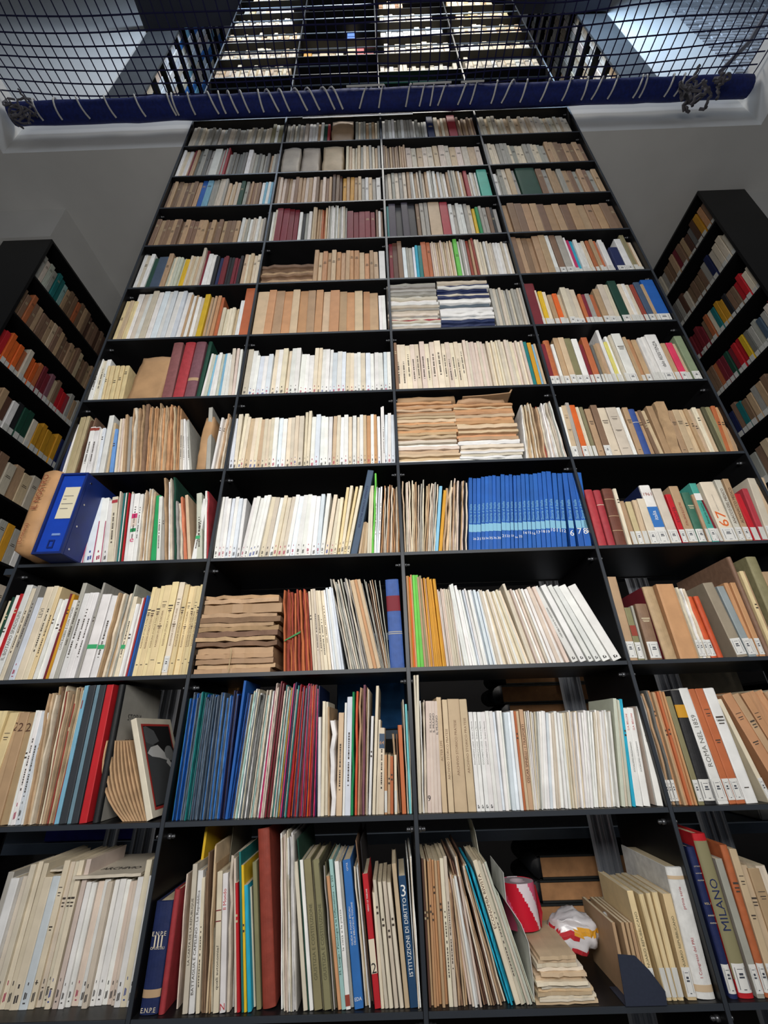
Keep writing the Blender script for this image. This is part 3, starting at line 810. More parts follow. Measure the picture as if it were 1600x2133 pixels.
UPPER = {
(6,0): '223-250:624:3:cy,tl 250-300:606:4:w,k 300-372:603:7:w,wb 372-390:612:3:t,w 390-404:616:2:w,k 405-416:613:1:y 417-433:616:3:t,g 434-448:615:2:to,ob 450-486:640:5:tl,c 487-497:626:1:w 498-519:597:1:ob',
(6,1): '520-546:608:1:tl 547-790:604:14:to,t,to,tl 791-806:615:2:w',
(6,2): '1038-1106:600:12:g,k,g',
(6,3): '1110-1133:591:1:rd 1134-1140:605:1:c 1141-1160:606:2:y,c 1161-1190:612:3:t,o,tl 1191-1226:598:3:c,k 1227-1262:611:4:ob,rd,g 1263-1276:602:1:t 1277-1301:590:2:k,c 1302-1320:585:1:dg 1321-1347:591:3:c,w 1348-1357:593:1:rb 1358-1371:588:1:sl 1372-1379:592:1:t 1380-1408:583:1:bl',
(7,0): '264-290:530:3:w,k 292-328:534:2:dg,sl 328-338:528:1:t 338-368:535:5:gg,c 368-378:540:1:y 378-403:533:4:c,tl 403-415:511:2:k,rd 415-434:525:2:w 435-495:533:9:bk,n,rd,bk 496-536:527:5:tl,c',
(7,1): '650-790:522:14:t,tl,to 791-804:523:1:w',
(7,2): '806-836:497:3:rd,bd,b 838-870:513:5:w,wb,g 870-884:511:2:cn,te 885-905:504:2:ob 906-955:501:12:c,tl,pk 956-965:494:1:gb 966-984:495:4:w,g 985-1002:495:3:rb,t 1003-1020:500:3:c,k 1022-1082:503:10:w,k',
(7,3): '1084-1160:485:6:kf,t,b 1161-1170:487:1:w 1171-1184:488:1:b 1185-1200:491:1:g 1201-1205:495:1:w 1206-1230:498:3:mg,cn,w 1231-1246:500:2:w,c 1247-1271:499:3:ob,t 1272-1290:500:2:w 1291-1310:515:1:n 1311-1325:498:1:w 1326-1336:490:1:ol 1337-1352:500:2:t,c',
(8,0): '303-490:458:20:b,t,b 492-545:452:9:w,k,g', (8,1): '553-566:437:2:w,k 567-616:428:4:rd 617-646:440:4:w,bk,g 647-680:432:7:tl,ob,t 681-722:420:11:k,g,w 723-783:438:5:rd 784-800:435:3:b,w',
(8,2): '802-811:430:1:te 812-871:416:4:pu,bk 872-880:425:1:b 881-899:415:2:g 900-925:415:1:tl 926-943:421:1:rc 944-995:422:6:w,g,k 996-1016:430:3:y,gn,g 1017-1050:430:4:g,b,bk', (8,3): '1054-1306:424:15:kf,t,b',
(9,0): '335-403:378:8:b,t 404-427:374:2:bl,ls 428-462:372:5:g,k 463-490:380:4:tl,k 491-507:375:2:dg,g 508-535:378:5:b,t 536-561:378:4:w,ls', (9,1): '567-690:369:17:b,t,pk 691-712:362:3:bd,b 713-745:366:4:gl,t 746-795:368:6:tl,g,w',
(9,2): '798-850:358:6:g,k 851-975:356:22:w,g,k,t 976-984:356:1:rc 985-1004:358:4:k,w 1006-1028:353:1:tq', (9,3): '1032-1050:360:2:w,g 1051-1090:352:4:g,k,tl 1091-1133:350:1:dg 1134-1267:352:12:b,g,t',
(10,0): '360-380:312:3:w,c 381-397:308:3:t,rd 398-430:308:4:gd,g 431-447:305:1:w 448-464:308:4:g,rc 465-505:318:6:gd,g 506-516:312:1:w 517-578:320:9:t,g,gd', (10,1): '720-794:304:12:c,tl,g',
(10,2): '798-848:303:10:b,t 849-1010:304:13:pk,k,tl', (10,3): '1012-1150:300:16:c,g 1151-1233:296:8:t,b',
(11,0): '388-560:266:26:c,k,g 561-584:259:3:ol,w', (11,1): '592-640:258:8:g,k 641-686:255:7:w,dg,rc,t 740-793:253:9:t,c,g', (11,2): '797-893:250:15:w,g 894-908:243:1:n 909-938:245:4:c,t 939-956:240:1:rc 957-995:245:7:b,t', (11,3): '998-1198:243:26:c,k,tl'}
ROWN = ['lowest shelf', 'second shelf up', 'third shelf up', 'fourth shelf up', 'fifth shelf up', 'sixth shelf up', 'seventh shelf up', 'eighth shelf up', 'ninth shelf up', 'tenth shelf up', 'eleventh shelf up', 'twelfth shelf up']
BAYN = ['far left bay', 'centre left bay', 'centre right bay', 'far right bay']
ITEMS = []
def add(k, c, t, d, h, Mx, o=(), T=(), cn='', place='', row=None):
    P = Mx @ Vector((t/2, 0, h/2)); q = proj(P); dist = (P-CAM).length
    ITEMS.append(dict(k=k, c=c, t=t, d=d, h=h, M=Mx, o=o, T=list(T), cn=cn, place=place, size=t*h/dist**2, vis=(-25 < q[0] < 1625 and -30 < q[1] < 2160), row=row))
DEP = dict(B=.155, H=.17, J=.165, M=.2, F=.2)
def place_run(r, b, x0, x1, yt, xt, n, k, cols, o='', T=(), yf=.012, d=None, cover=None):
    z = ZK[r]; u0, u1 = ux(x0, yf, z), ux(x1, yf, z); lo, hi = b*W+.008, (b+1)*W-.008
    if n < 4:
        if u1 > hi: u0 -= u1-hi; u1 = hi
        if u0 < lo: u1 += lo-u0; u0 = lo
    else: u0 = max(u0, lo); u1 = min(u1, hi)
    ws = [random.uniform(.8, 1.2) for _ in range(n)]; s = sum(ws); u = u0
    for i in range(n):
        w = (u1-u0)*ws[i]/s; f = (i+.5)/n; a = 0
        if xt:
            p = hit(xt[0]+(xt[1]-xt[0])*f, yt, 1, yf); um = u+w/2; h = p.z-z; a = math.atan2(p.x-um, h); h = h/math.cos(a)
        else: h = zy(yt, u+w/2, yf)-z
        ymax = (ZK[r+1]-.017-z) if r+1 < len(ZK) else .3
        if h > ymax/math.cos(a)-.004: h = ymax/math.cos(a)-.004
        if n > 1:
            h *= random.uniform(.975, 1.005) if k not in 'FM' else random.uniform(.94, 1.01)
            a += random.uniform(-.008, .008)*(2.2 if k == 'F' else 1)
        t = max(.0016, w*math.cos(a)*.975); ck = cols[i % len(cols)] if n > 2 else cols[min(i, len(cols)-1)]
        if n > 4 and random.random() < .35: ck = random.choice(cols)
        dz = max(0, t*math.sin(a)); y = yf+(random.uniform(-.004, .012) if n > 1 else 0)
        if a < 0: xs = u
        else: xs = u+max(0, w-t/math.cos(a))*.5
        Mx = Matrix.Translation((xs, y, z+dz+.0004)) @ Matrix.Rotation(a, 4, 'Y')
        add(k, cover or PAL[ck][:3], t, min(d or DEP[k]*random.uniform(.92, 1.05), BY-.02-y), h, Mx, o, T, PAL[ck][3], (r, b), r)
        u += w
for (r, b), txt in RUNS.items():
    for ln in txt.split('\n'):
        p = ln.split(); op = p[7] if len(p) > 7 else '-'
        yf, d, cover, T, o = (.045 if (r, b) == (0, 0) else .012), None, None, [], []
        for q in op.split(','):
            if q.startswith('y='): yf = float(q[2:])
            elif q.startswith('d='): d = float(q[2:])
            elif q.startswith('c='): cover = tuple(float(v) for v in q[2:].split('.'))
            elif q.startswith('T='): T.append(q[2:])
            elif q == 'BB': T += ['R|.24|.10|ls', 'V|Storia_d_Italia|.36|.62|ls']
            elif q != '-': o.append(q)
        xt = None if p[3] == '-' else tuple(float(v) for v in p[3].split(':'))
        place_run(r, b, float(p[0]), float(p[1]), float(p[2]), xt, int(p[4]), p[5], p[6].split(','), o, T, yf, d, cover)
for (r, b), txt in UPPER.items():
    for e in txt.split():
        xs, yt, n, cols = e.split(':'); x0, x1 = (float(v) for v in xs.split('-'))
        kk = 'B' if (x1-x0)/int(n) > 7.5 else 'J'
        place_run(r, b, x0, x1, float(yt), None, int(n), kk, cols.split(','), ['s'] if (r in (6, 7) and b == 3 and x0 > 1130) else [])
# ---- side bookcases: books stand along y
def side_row(xf, s, y0, y1, z, seq, place, o=(), h0=.24, kind='B'):
    y = y0; n = len(seq); w = (y1-y0)/n
    for i, ck in enumerate(seq):
        t = w*random.uniform(.86, .97); h = h0*random.uniform(.84, 1.04)
        if s > 0: Mx = Matrix.Translation((xf-.012-random.uniform(0, .012), y, z+.0005)) @ Matrix.Rotation(math.pi/2, 4, 'Z')
        else: Mx = Matrix.Translation((xf+.012+random.uniform(0, .012), y+t, z+.0005)) @ Matrix.Rotation(-math.pi/2, 4, 'Z')
        add(kind, PAL[ck][:3], t, .17, h, Mx, o, (), PAL[ck][3], place)
        y += w
LR = ['g k gg g te te aq t b b ob b t b bd b b bd b bd', 'b b ob b t b b t tl b t b b t t b tl b b t t', 'r r o o o ob k o o ob rd rd mv tl b r r rc g t g', 'c t tl t t bd w bk dg dg k gl gl gl gl gl n',
 't tl k bd bd b k t tl k g', 'b t bk bk b t b bk bk g gl g w', 'n bk r r gl t b r k', 'rc rc r r b k t', 'b t k b bk', 't b t k b b', 'b bk b t b']
for i, q in enumerate(LR): side_row(-.989, 1, .382, 1.06, LZ[i], q.split(), ('L', i), ['s'] if i in (2, 3) else [])
RR = ['b to gl bd gd bd t b rd t b b g k', 'k c c k n g b b b b k bd g gd', 'c c r r b b bk gl gl te c ob b rd rd rd rd', 'rc pk g sl g g gd y r r rd dg rd rd ob b b', 'gl gl dg dg t b b t g t b te b n', 'bd b tl k rd t b gd tl b g', 'ob k tl b t g', 'k g b', 'b b t']
for i, q in enumerate(RR): side_row(3.469, -1, .396, .98, RZ[i], q.split(), ('R', i), ['s'])
# ---- upstairs
def rowm(k, x0, x1, n, cols, h0=.24, kind='J', yf=.012):
    w = (x1-x0)/n; u = x0
    for i in range(n):
        t = w*random.uniform(.88, .98); h = min(.315, h0*random.uniform(.85, 1.08)); ck = random.choice(cols)
        add(kind, PAL[ck][:3], t, .17, h, Matrix.Translation((u, yf+random.uniform(-.004, .02), ZK[k]+.0005)), (), (), PAL[ck][3], (k, int(u/W)))
        u += w
rowm(14, .01, .58, 18, 'tl c c tl'.split()); rowm(15, .01, .6, 20, 'c tl k c'.split()); rowm(16, .01, .62*.98, 19, 'k tl c'.split()); rowm(17, .02, .52, 20, 'w k'.split()); rowm(18, .06, .5, 9, 'cy g w tl'.split(), .2)
rowm(15, .66, .98, 5, 'gl tl c'.split(), .15); rowm(15, 1.0, 1.22, 3, 'y rc tl'.split(), .2); rowm(16, 1.0, 1.08, 1, ['bl'], .24)
rowm(14, 1.26, 1.84, 17, 'w k c'.split(), .15); rowm(15, 1.3, 1.82, 12, 'w c k'.split()); rowm(16, 1.28, 1.8, 11, 'w wb k'.split()); rowm(17, 1.28, 1.74, 12, 'w k c'.split()); rowm(18, 1.28, 1.5, 6, 'b tl k'.split())
rowm(14, 1.9, 2.46, 16, 'c k w'.split()); rowm(15, 1.9, 2.46, 15, 'w c'.split(), .2); rowm(16, 1.9, 2.44, 14, 'w c tl'.split()); rowm(17, 1.95, 2.4, 12, 'tl cy k'.split()); rowm(18, 1.9, 2.3, 8, 'k tl'.split())
rowm(19, .1, 2.3, 50, 'k c tl'.split())
for i in range(3, 14):
    side_row(-.835, 1, .33, 2.0, UZ[i], [random.choice(['w', 'wb', 'ls', 'k', 'wb', 'pk', 'cb']) for _ in range(30)], ('UL', i), (), .24)
    side_row(3.385, -1, .33, 2.0, UZ[i], [random.choice(['k', 'w', 'tl', 'g', 'c', 'pk', 'k']) for _ in range(30)], ('UR', i), (), .24)
for i in (0, 1, 2): side_row(-.835, 1, .33, 2.0, UZ[i], ['w']*12, ('UL', i)); side_row(3.385, -1, .33, 2.0, UZ[i], ['k']*12, ('UR', i))
# ---------------------------------------------------------------- which books are individuals: the 300 of a kind that show largest
def nth(i): return f'{i}' + ('th' if 10 <= i % 100 <= 20 else {1: 'st', 2: 'nd', 3: 'rd'}.get(i % 10, 'th'))
def where(place):
    a, b = place
    if a == 'L': return ('left side bookcase', f'{nth(b+1)} shelf down')
    if a == 'R': return ('right side bookcase', f'{nth(b+1)} shelf down')
    if a in ('UL', 'UR'): return ('upstairs case', 'left' if a == 'UL' else 'right')
    if a > 11: return (BAYN[b], 'above the net')
    return (ROWN[a], BAYN[b])
groups = {}
for it in ITEMS: groups.setdefault(KN[it['k']][1], []).append(it)
bulk = {}
for cat, L in groups.items():
    L.sort(key=lambda i: -(i['size'] if i['vis'] else i['size']*1e-3))
    for i, it in enumerate(L): it['ind'] = i < 300 and it['vis'] and (it['row'] is not None)
    bulk[cat] = [i for i in L if not i['ind']]
byplace = {}
for it in ITEMS:
    if it['vis']: byplace.setdefault(it['place'], []).append(it)
for pl, L in byplace.items():
    L.sort(key=lambda i: i['M'].translation.x if pl[0] not in ('L', 'R', 'UL', 'UR') else i['M'].translation.y*(1 if pl[0][-1] == 'L' else -1))
    n = len(L)
    for j, it in enumerate(L): it['j'] = j; it['n'] = n
for it in ITEMS:
    if not it['ind']: continue
    r = build_item(it); w1, w2 = where(it['place']); th = it['t']
    size = 'thin' if th < .008 else 'thick' if th > .024 else ''
    pos = f"{nth(it['j']+1)} from left" if it['j'] < it['n']*.5 else (f"{nth(it['n']-it['j'])} from right")
    sides = '' if size == '' else size+' '
    lab = f"{sides}{it['cn']} {KN[it['k']][2]}, {pos}, {w1}, {w2}"
    ex = 'labelled ' if 's' in it['o'] else ''
    if ex and len((ex+lab).split()) <= 16: lab = ex+lab
    tag(r, lab, KN[it['k']][1], f"{KN[it['k']][2]}s on the {w1}, {w2}")
# the rest of each kind: one object per kind, real boxes with a spine and a page edge
for cat, L in bulk.items():
    if not L: continue
    vs, fs, cs = [], [], []
    for it in L:
        t, d, h, Mx = it['t'], it['d'], it['h'], it['M']; c = lin(jit(it['c'])) ; pg = lin((206, 192, 164)) if it['k'] != 'F' else c
        n = len(vs); e = min(.12*t, .0015)
        prof = [(0, e*2), (e*1.5, 0), (t-e*1.5, 0), (t, e*2), (t, d), (0, d)]
        for z in (0, h):
            for x, y in prof: vs.append(Mx @ Vector((x, y, z)))
        for i in range(6): fs.append((n+i, n+(i+1) % 6, n+6+(i+1) % 6, n+6+i)); cs.append(c)
        fs.append(tuple(n+i for i in range(6))[::-1]); cs.append(pg); fs.append(tuple(n+6+i for i in range(6))); cs.append(pg)
        rs = []
        if 's' in it['o']: rs.append((.04, .96, .03*h, .03*h+.045, lin((214, 214, 208))))
        elif cat == 'book' and random.random() < .7:
            q = lin((70, 60, 52)) if sum(it['c']) > 330 else lin((200, 186, 150))
            a = random.uniform(.55, .8)*h; rs += [(.25, .75, a, a+.004, q), (.2, .8, a-.010, a-.006, q)]
        for x0, x1, z0, z1, q in rs:
            n = len(vs)
            for x, z in ((x0, z0), (x1, z0), (x1, z1), (x0, z1)): vs.append(Mx @ Vector((x*t, -.0006, z)))
            fs.append((n, n+1, n+2, n+3)); cs.append(q)
    me = mesh('distant_'+cat, vs, fs, False, BULK)
    at = me.color_attributes.new('Col', 'FLOAT_COLOR', 'CORNER'); arr = []
    for p, c in zip(me.polygons, cs): arr += [*c, 1.0]*p.loop_total
    at.data.foreach_set('color', arr)
    names_ = dict(book=('distant_books', 'remaining distant books filling the upper shelves and the side bookcases'), journal=('distant_journals', 'remaining pale journals standing in rows on the upper shelves'),
                  pamphlet=('distant_pamphlets', 'remaining thin pamphlets between the larger ones'), magazine=('distant_magazines', 'remaining magazines'))
    tag(link(names_[cat][0], me), names_[cat][1], cat, None, 'stuff')
# ================================================================ THINGS LYING DOWN
def slab_mesh(j, amp=.25):
    r = random.Random(j+50); g = G(); nx = 8; off = [r.uniform(-amp, amp) for _ in range(nx+1)]; y0 = [r.uniform(-.01, .02) for _ in range(nx+1)]
    for i in range(nx+1):
        x = i/nx
        for y, z in ((y0[i], 0), (y0[i], 1), (1, 1), (1, 0)): g.v.append(Vector((x, y, z+off[i]*(1 if z else .9))))
    for i in range(nx):
        for j in range(4): g.f.append((i*4+j, i*4+(j+1) % 4, (i+1)*4+(j+1) % 4, (i+1)*4+j))
    g.f += [(0, 1, 2, 3)[::-1], tuple(nx*4+j for j in range(4))]
    return mesh('flat_issue', g.v, g.f)
SL = [slab_mesh(i, .09) for i in range(6)]; SLW = [slab_mesh(i+9, .22) for i in range(6)]
def stack(r, x0, x1, yt, n, cols, name, cat, what, where_, yf=.012, dep=.22, m=PAPER, meshes=SL, jitx=.005, z0=None, group=None, taper=0, lo=None):
    z = ZK[r] if z0 is None else z0; u0, u1 = ux(x0, yf, z), ux(x1, yf, z)
    H = zy(yt, (u0+u1)/2, yf)-z; ws = [random.uniform(.7, 1.3) for _ in range(n)]; s = sum(ws); zz = z+.0006
    for i in range(n):
        t = H*ws[i]/s; ck = cols(i/n) if callable(cols) else cols[i % len(cols)]
        o = link(name, random.choice(meshes), None, m, jit(PAL[ck][:3], .07))
        q = u0+random.uniform(-jitx, jitx)+taper*i/n*.3; w = (u1-u0)-taper*i/n+random.uniform(-jitx, jitx)
        o.location = (q, yf+random.uniform(-.004, .01), zz); o.scale = (w, dep, t*.93); zz += t
        o.rotation_euler = (0, 0, random.uniform(-.012, .012))
        pos = 'bottom one' if i == 0 else 'topmost' if i == n-1 else (f'{nth(i+1)} from bottom' if i < n/2 else f'{nth(n-i)} from top')
        tag(o, f"{PAL[ck][3]} {what}, {pos} of {where_}", cat, group or f'{what}s lying in {where_}')
    return u0, u1, zz
ctl = lambda f: random.choice(['to', 'tl', 'to', 't']) if f > .35 else random.choice(['k', 'pk', 'tl', 'w'])
s1 = stack(4, 830, 960, 836, 24, ctl, 'booklet', 'booklet', 'booklet', 'left flat stack, fifth shelf up')
s2 = stack(4, 962, 1094, 838, 22, lambda f: random.choice(['w', 'w', 'k']) if f < .33 else random.choice(['to', 'tl', 't', 'to', 'rb'] if .5 < f < .56 else ['to', 'tl', 't']), 'booklet', 'booklet', 'booklet', 'right flat stack, fifth shelf up')
stack(6, 812, 920, 590, 20, lambda f: random.choice(['w', 'g', 'pk', 'k', 'w', 'k', 'w', 'rc']) if f < .75 else 'g', 'magazine', 'magazine', 'magazine', 'left flat stack, seventh shelf up', m=GLOSS)
stack(6, 922, 1035, 572, 24, lambda f: random.choice(['w', 'w', 'k', 'g', 'w', 'k', 'n', 'w', 'pk', 'gm']) if f < .85 else 'g', 'magazine', 'magazine', 'magazine', 'right flat stack, seventh shelf up', m=GLOSS)
stack(7, 537, 652, 552, 7, ['b', 't', 'b'], 'folder', 'folder', 'old folder', 'pile on eighth shelf up', m=LEAFY, meshes=SLW)
# newspapers, third shelf
z = stack(2, 404, 567, 1348, 5, ['kf', 't', 'kf'], 'newspaper_bundle', 'newspapers', 'bundle of old newspapers', 'lower newspaper pile', m=LEAFY, meshes=SL, jitx=.006)[2]
u0 = ux(404, .012, ZK[2])
z2 = z
for i, (h, col) in enumerate([(.014,'b'),(.012,'t'),(.016,'b'),(.015,'kf'),(.011,'t'),(.017,'b'),(.013,'t'),(.030,'kf'),(.014,'t'),(.012,'kf')]):
    o = link('newspaper', random.choice(SLW if h < .02 else SL), None, LEAFY, jit(PAL[col][:3], .1)); o.location = (u0-.012+random.uniform(-.004, .008), .006+random.uniform(-.01, .008), z2+.001); o.scale = (.232+random.uniform(-.012, .014), .23, h*.92)
    o.rotation_euler = (0, 0, random.uniform(-.03, .03)); z2 += h
    tag(o, f"{PAL[col][3]} folded newspaper, {nth(i+1)} above the bundles in the left newspaper pile", 'newspaper', 'loose old newspapers in the third shelf pile')
for fx in (.47, .50):
    pass
g = G(); xs = u0+.10
g.tube([(xs, .004, ZK[2]+.002), (xs+.003, .000, ZK[2]+.06), (xs-.002, .002, z-.004)], .0012, 5); tag(g.build('string', INK, color=(190, 170, 130)), 'thin string tied round the lower newspaper bundles', 'string')
# paper stack, lowest shelf
sp = stack(0, 1124, 1250, 1992, 13, ['tl', 'k', 'c', 'tl'], 'newspaper', 'newspaper', 'folded paper', 'pile beside the tape roll, lowest shelf', yf=.0, dep=.19, m=LEAFY, meshes=SL, jitx=.006, taper=.045)
# journals lying on the white volumes, lowest shelf
def flat_journal(x0, x1, y0, y1, z, t, col, label, text=None, tw=.1, ty=.05, rz=0):
    o = link('journal_issue', None, loc=(x0, y0, z), rot=(0, 0, rz)); c = link('cover', slab_mesh(99, .05), o, PAPER, PAL[col][:3], scale=(x1-x0, y1-y0, t))
    tag(o, label, 'journal')
    if text:
        me, L_, H_ = text_mesh(text); s = tw/L_; q = link('cover_lettering', me, o, INK, (34, 32, 34)); q.matrix_local = Matrix(((s, 0, 0, .04), (0, s*1.4, 0, ty), (0, 0, 1, t+.0012), (0, 0, 0, 1)))
    return o
zt = zy(1833, ux(190, .045, ZK[0]), .045)
flat_journal(ux(182, .045, zt)-.03, ux(292, .045, zt), .035, .235, zt+.006, .006, 'k', 'journal lettered ARCHIVIO lying flat on top of the white volumes, lowest shelf', 'ARCHIVIO', .095, .05, .05)
x_ = ux(19, .045, ZK[0])
flat_journal(x_, x_+.053, .06, .24, zy(1826, x_, .045)+.006, .004, 'k', 'narrow journal lettered ARC lying flat between tall off-white volumes, lowest shelf', 'ARC', .035, .03)
# ================================================================ BUNDLES, BOXES, ODDMENTS
def lump(name, label, cat, a, b, m, col, amp=.006, cuts=7, rnd=.25, seed=0, sc=14, par=None, shear=0):
    bm = bmesh.new(); bmesh.ops.create_cube(bm, size=1); bmesh.ops.subdivide_edges(bm, edges=bm.edges[:], cuts=cuts, use_grid_fill=True)
    A, B = Vector(a), Vector(b); D = B-A
    for v in bm.verts:
        p = v.co*2; q = p.copy()
        for i in range(3):
            o1, o2 = p[(i+1) % 3], p[(i+2) % 3]; q[i] = p[i]*math.sqrt(max(0, 1-rnd*(o1*o1/2+o2*o2/2-o1*o1*o2*o2/3)))
        w = Vector(((q.x+1)/2*D.x, (q.y+1)/2*D.y, (q.z+1)/2*D.z)); w.x += shear*w.z
        nv = noise.noise_vector((w+Vector((seed, seed*2, 0)))*sc)+.5*noise.noise_vector((w+Vector((seed, 0, seed)))*sc*2.7)
        w += amp*nv; w.z = max(w.z, 0); v.co = w
    me = bpy.data.meshes.new(name); bm.to_mesh(me); bm.free(); me.polygons.foreach_set('use_smooth', [True]*len(me.polygons))
    o = link(name, me, par, m, col, loc=a); return tag(o, label, cat)
KRAFT = mat('kraft_wrap', rough=.6, scale=14, mottle=.18, bump=.6)
def parcel_px(r, x0, x1, yt, label, name='parcel', col=(186, 148, 108), yf=.012, dep=.2, amp=.005, seed=1, cat='parcel', shear=0, rnd=.18):
    z = ZK[r]; u0, u1 = ux(x0, yf, z), ux(x1, yf, z); zt = min(zy(yt, u0, yf), ZK[r+1]-.032)
    return lump(name, label, cat, (u0+.002, yf, z+.001), (u1-.002, yf+dep, zt), KRAFT, col, amp, seed=seed, shear=shear, rnd=rnd)
parcel_px(5, 257, 331, 742, 'kraft paper parcel standing beside the mauve hardbacks, sixth shelf up', seed=3, shear=.06)
parcel_px(4, 403, 426, 864, 'narrow crumpled kraft parcel on the fifth shelf up, far left bay', seed=5, amp=.007)
parcel_px(10, 581, 622, 305, 'left paper-wrapped bundle on the eleventh shelf up', col=(170, 160, 146), seed=7)
parcel_px(10, 624, 664, 306, 'right paper-wrapped bundle on the eleventh shelf up', col=(160, 148, 134), seed=8)
parcel_px(10, 668, 716, 300, 'bundle of yellowed papers on the eleventh shelf up, centre left bay', 'paper_bundle', (186, 164, 130), seed=9, cat='papers')
parcel_px(11, 688, 737, 250, 'brown paper bundle on the twelfth shelf up, centre left bay', 'paper_bundle', (170, 142, 112), seed=11, cat='papers')
a, b, zt = s1; lump('kraft_bag', 'flattened kraft bag lying on the left booklet stack', 'bag', (a+.002, .012, zt), (b+.02, .21, zt+.026), KRAFT, (170, 138, 104), .006, seed=2)
a, b, zt = s2; lump('kraft_bag', 'flattened kraft bag lying on the right booklet stack', 'bag', (a+.01, .012, zt), (b-.02, .21, zt+.022), KRAFT, (186, 150, 116), .007, seed=4)
sh = G(); sh.prism([(0,0),(.10,.004),(.19,.012),(.215,.055),(.21,.055),(.186,.016),(.10,.008),(0,.003)], 1, 0, .19)
tag(sh.build('brown_sheet', KRAFT, color=(180, 146, 112), loc=(b-.19, .012, zt+.030)), 'curled sheet of brown paper on top of the right booklet stack', 'paper')
# kraft parcel and blue box file, fourth shelf (they stand proud of the shelf)
z = ZK[3]+.0008; yb = hit(93, 1153, 2, z).y; yb = min(-.01, max(yb, -.08))
xa, xb = ux(64, yb, z), ux(126, yb, z); zt = zy(986, xa, yb)
xa = max(xa, .075)
bx = tag(link('box_file', None, loc=(xa, yb, z)), 'blue box file with a cream label, standing beside the kraft parcel', 'box file'); w, h, d = xb-xa, min(zt-z, .325), .30+yb*0
BLUE = mat('blue_board', (22, 66, 176), rough=.45, scale=18, mottle=.12); NAVY = mat('navy_board', (22, 44, 112), rough=.45, scale=18, mottle=.2)
G().box((0, .010, 0), (w, d, h)).build('body', NAVY, bx, bevel=.002)
g = G(); e = .007
for q in (((0,0,0),(e,.010,h)), ((w-e,0,0),(w,.010,h)), ((e,0,0),(w-e,.010,e)), ((e,0,h-e),(w-e,.010,h))): g.box(*q)
g.build('rim', NAVY, bx); G().box((e,.0075,e), (w-e,.0098,h-e)).build('front_panel', BLUE, bx)
lb = G().box((w*.30,.0055,h*.42), (w*.84,.0072,h*.82)).build('cream_label', INK, bx, color=(222, 214, 186))
for zz, l in ((.70,.34),(.66,.12),(.60,.40),(.54,.28)): G().box((w*.36,.0046,h*zz), (w*(.36+l),.0052,h*zz+.002)).build('label_lettering', INK, bx, color=(110, 110, 112))
g = G(); 
for q in (((.40,.07),(.60,.085)), ((.40,.15),(.60,.165)), ((.40,.085),(.43,.15)), ((.57,.085),(.60,.15))): g.box((w*q[0][0],.0035,h*q[0][1]), (w*q[1][0],.0073,h*q[1][1]))
g.build('pull_ring', NAVY, bx); G().box((w*.42,.0045,h*.215), (w*.70,.0073,h*.24)).build('holder', INK, bx, color=(120, 150, 206))
rv = G()
for zz in (.08, .35, .62, .9):
    for xx in (w+.0001,): rv.tube([(xx, .025, h*zz), (xx+.0015, .025, h*zz)], .0035, 8)
rv.build('rivets', CHROME, bx)
pa = lump('parcel', 'kraft parcel with handwriting at the left end of the fourth shelf, overhanging it', 'parcel', (max(.0, xa-.072), yb-.005, z), (xa-.003, .20, z+.32), KRAFT, (190, 146, 102), .0045, seed=6, rnd=.3)
for s_, zz, L_ in (('IL NOSTRO', .17, .13), ('(Cronaca)', .05, .07)):
    me, l0, h0 = text_mesh(s_); s = L_/l0; o = link('handwriting', me, pa, INK, (130, 60, 40)); o.matrix_local = Matrix(((0, -s, 0, .034), (0, 0, -1, -.0075), (s, 0, 0, zz-.02), (0, 0, 0, 1)))
# sagging old volume and the portrait book, second shelf
z = ZK[1]; vb = tag(link('sagging_book', None, loc=(0, .02, z)), 'old coverless book sagging open to the left, beside the portrait book', 'book')
q0, q1 = ux(302, .02, z), ux(250, .02, z)
for i in range(9):
    f = i/8; x0 = q0+(q1-q0)*(1-f)*.9; tx = hit(222+f*46, 1543, 1, .02); hh = tx.z-z; bul = .034*(1-f)+.004
    prof = []; th = .0062
    for s in (0, 1):
        pts = [(x0+(tx.x-x0)*t-bul*4*t*(1-t)*(1-.35*t)+s*th*(.35+.65*math.sin(math.pi*min(1, t*.6+.3))), .0006+hh*t*(1-.02*s)) for t in [k/8 for k in range(9)]]
        prof += pts if s == 0 else pts[::-1]
    G().prism(prof, 1, 0, .15).build('page_section', LEAFY, vb, color=(196-4*i % 3, 160, 122))
n_ = len(ITEMS)
place_run(1, 0, 305, 319, 1501, (273, 283), 1, 'B', ['k'], d=.2); it = ITEMS[-1]; rt = build_item(it)
tag(rt, 'book with a black and white portrait on its cover, leaning left against the sagging book', 'book')
t, d, h = it['t'], it['d'], it['h']
def poly(nm, pts, col, off):
    me = mesh(nm, [(t+off, p[0]*d, p[1]*h) for p in pts], [tuple(range(len(pts)))]); link(nm, me, rt, INK, col)
R_ = lambda a: [(a, a*.7), (1-a, a*.7), (1-a, 1-a*.7), (a, 1-a*.7)]
poly('red_border', R_(.09), (176, 50, 44), .0006); poly('dark_background', R_(.125), (22, 22, 24), .0008)
poly('grey_jacket', [(.13,.10),(.80,.10),(.86,.30),(.86,.46),(.70,.50),(.55,.62),(.30,.72),(.13,.74)], (70, 72, 74), .0010)
poly('grey_sleeve', [(.13,.74),(.30,.70),(.50,.74),(.40,.86),(.20,.91),(.13,.90)], (92, 94, 96), .0012)
poly('white_cuff', [(.13,.62),(.24,.68),(.44,.70),(.62,.60),(.66,.52),(.44,.56),(.24,.58)], (206, 206, 204), .0014)
poly('face', [(.74+.14*math.cos(a), .60+.085*math.sin(a)) for a in [2*math.pi*k/14 for k in range(14)]], (136, 138, 138), .0016)
poly('white_collar', [(.60,.50),(.66,.55),(.80,.44),(.76,.40)], (214, 214, 212), .0018)
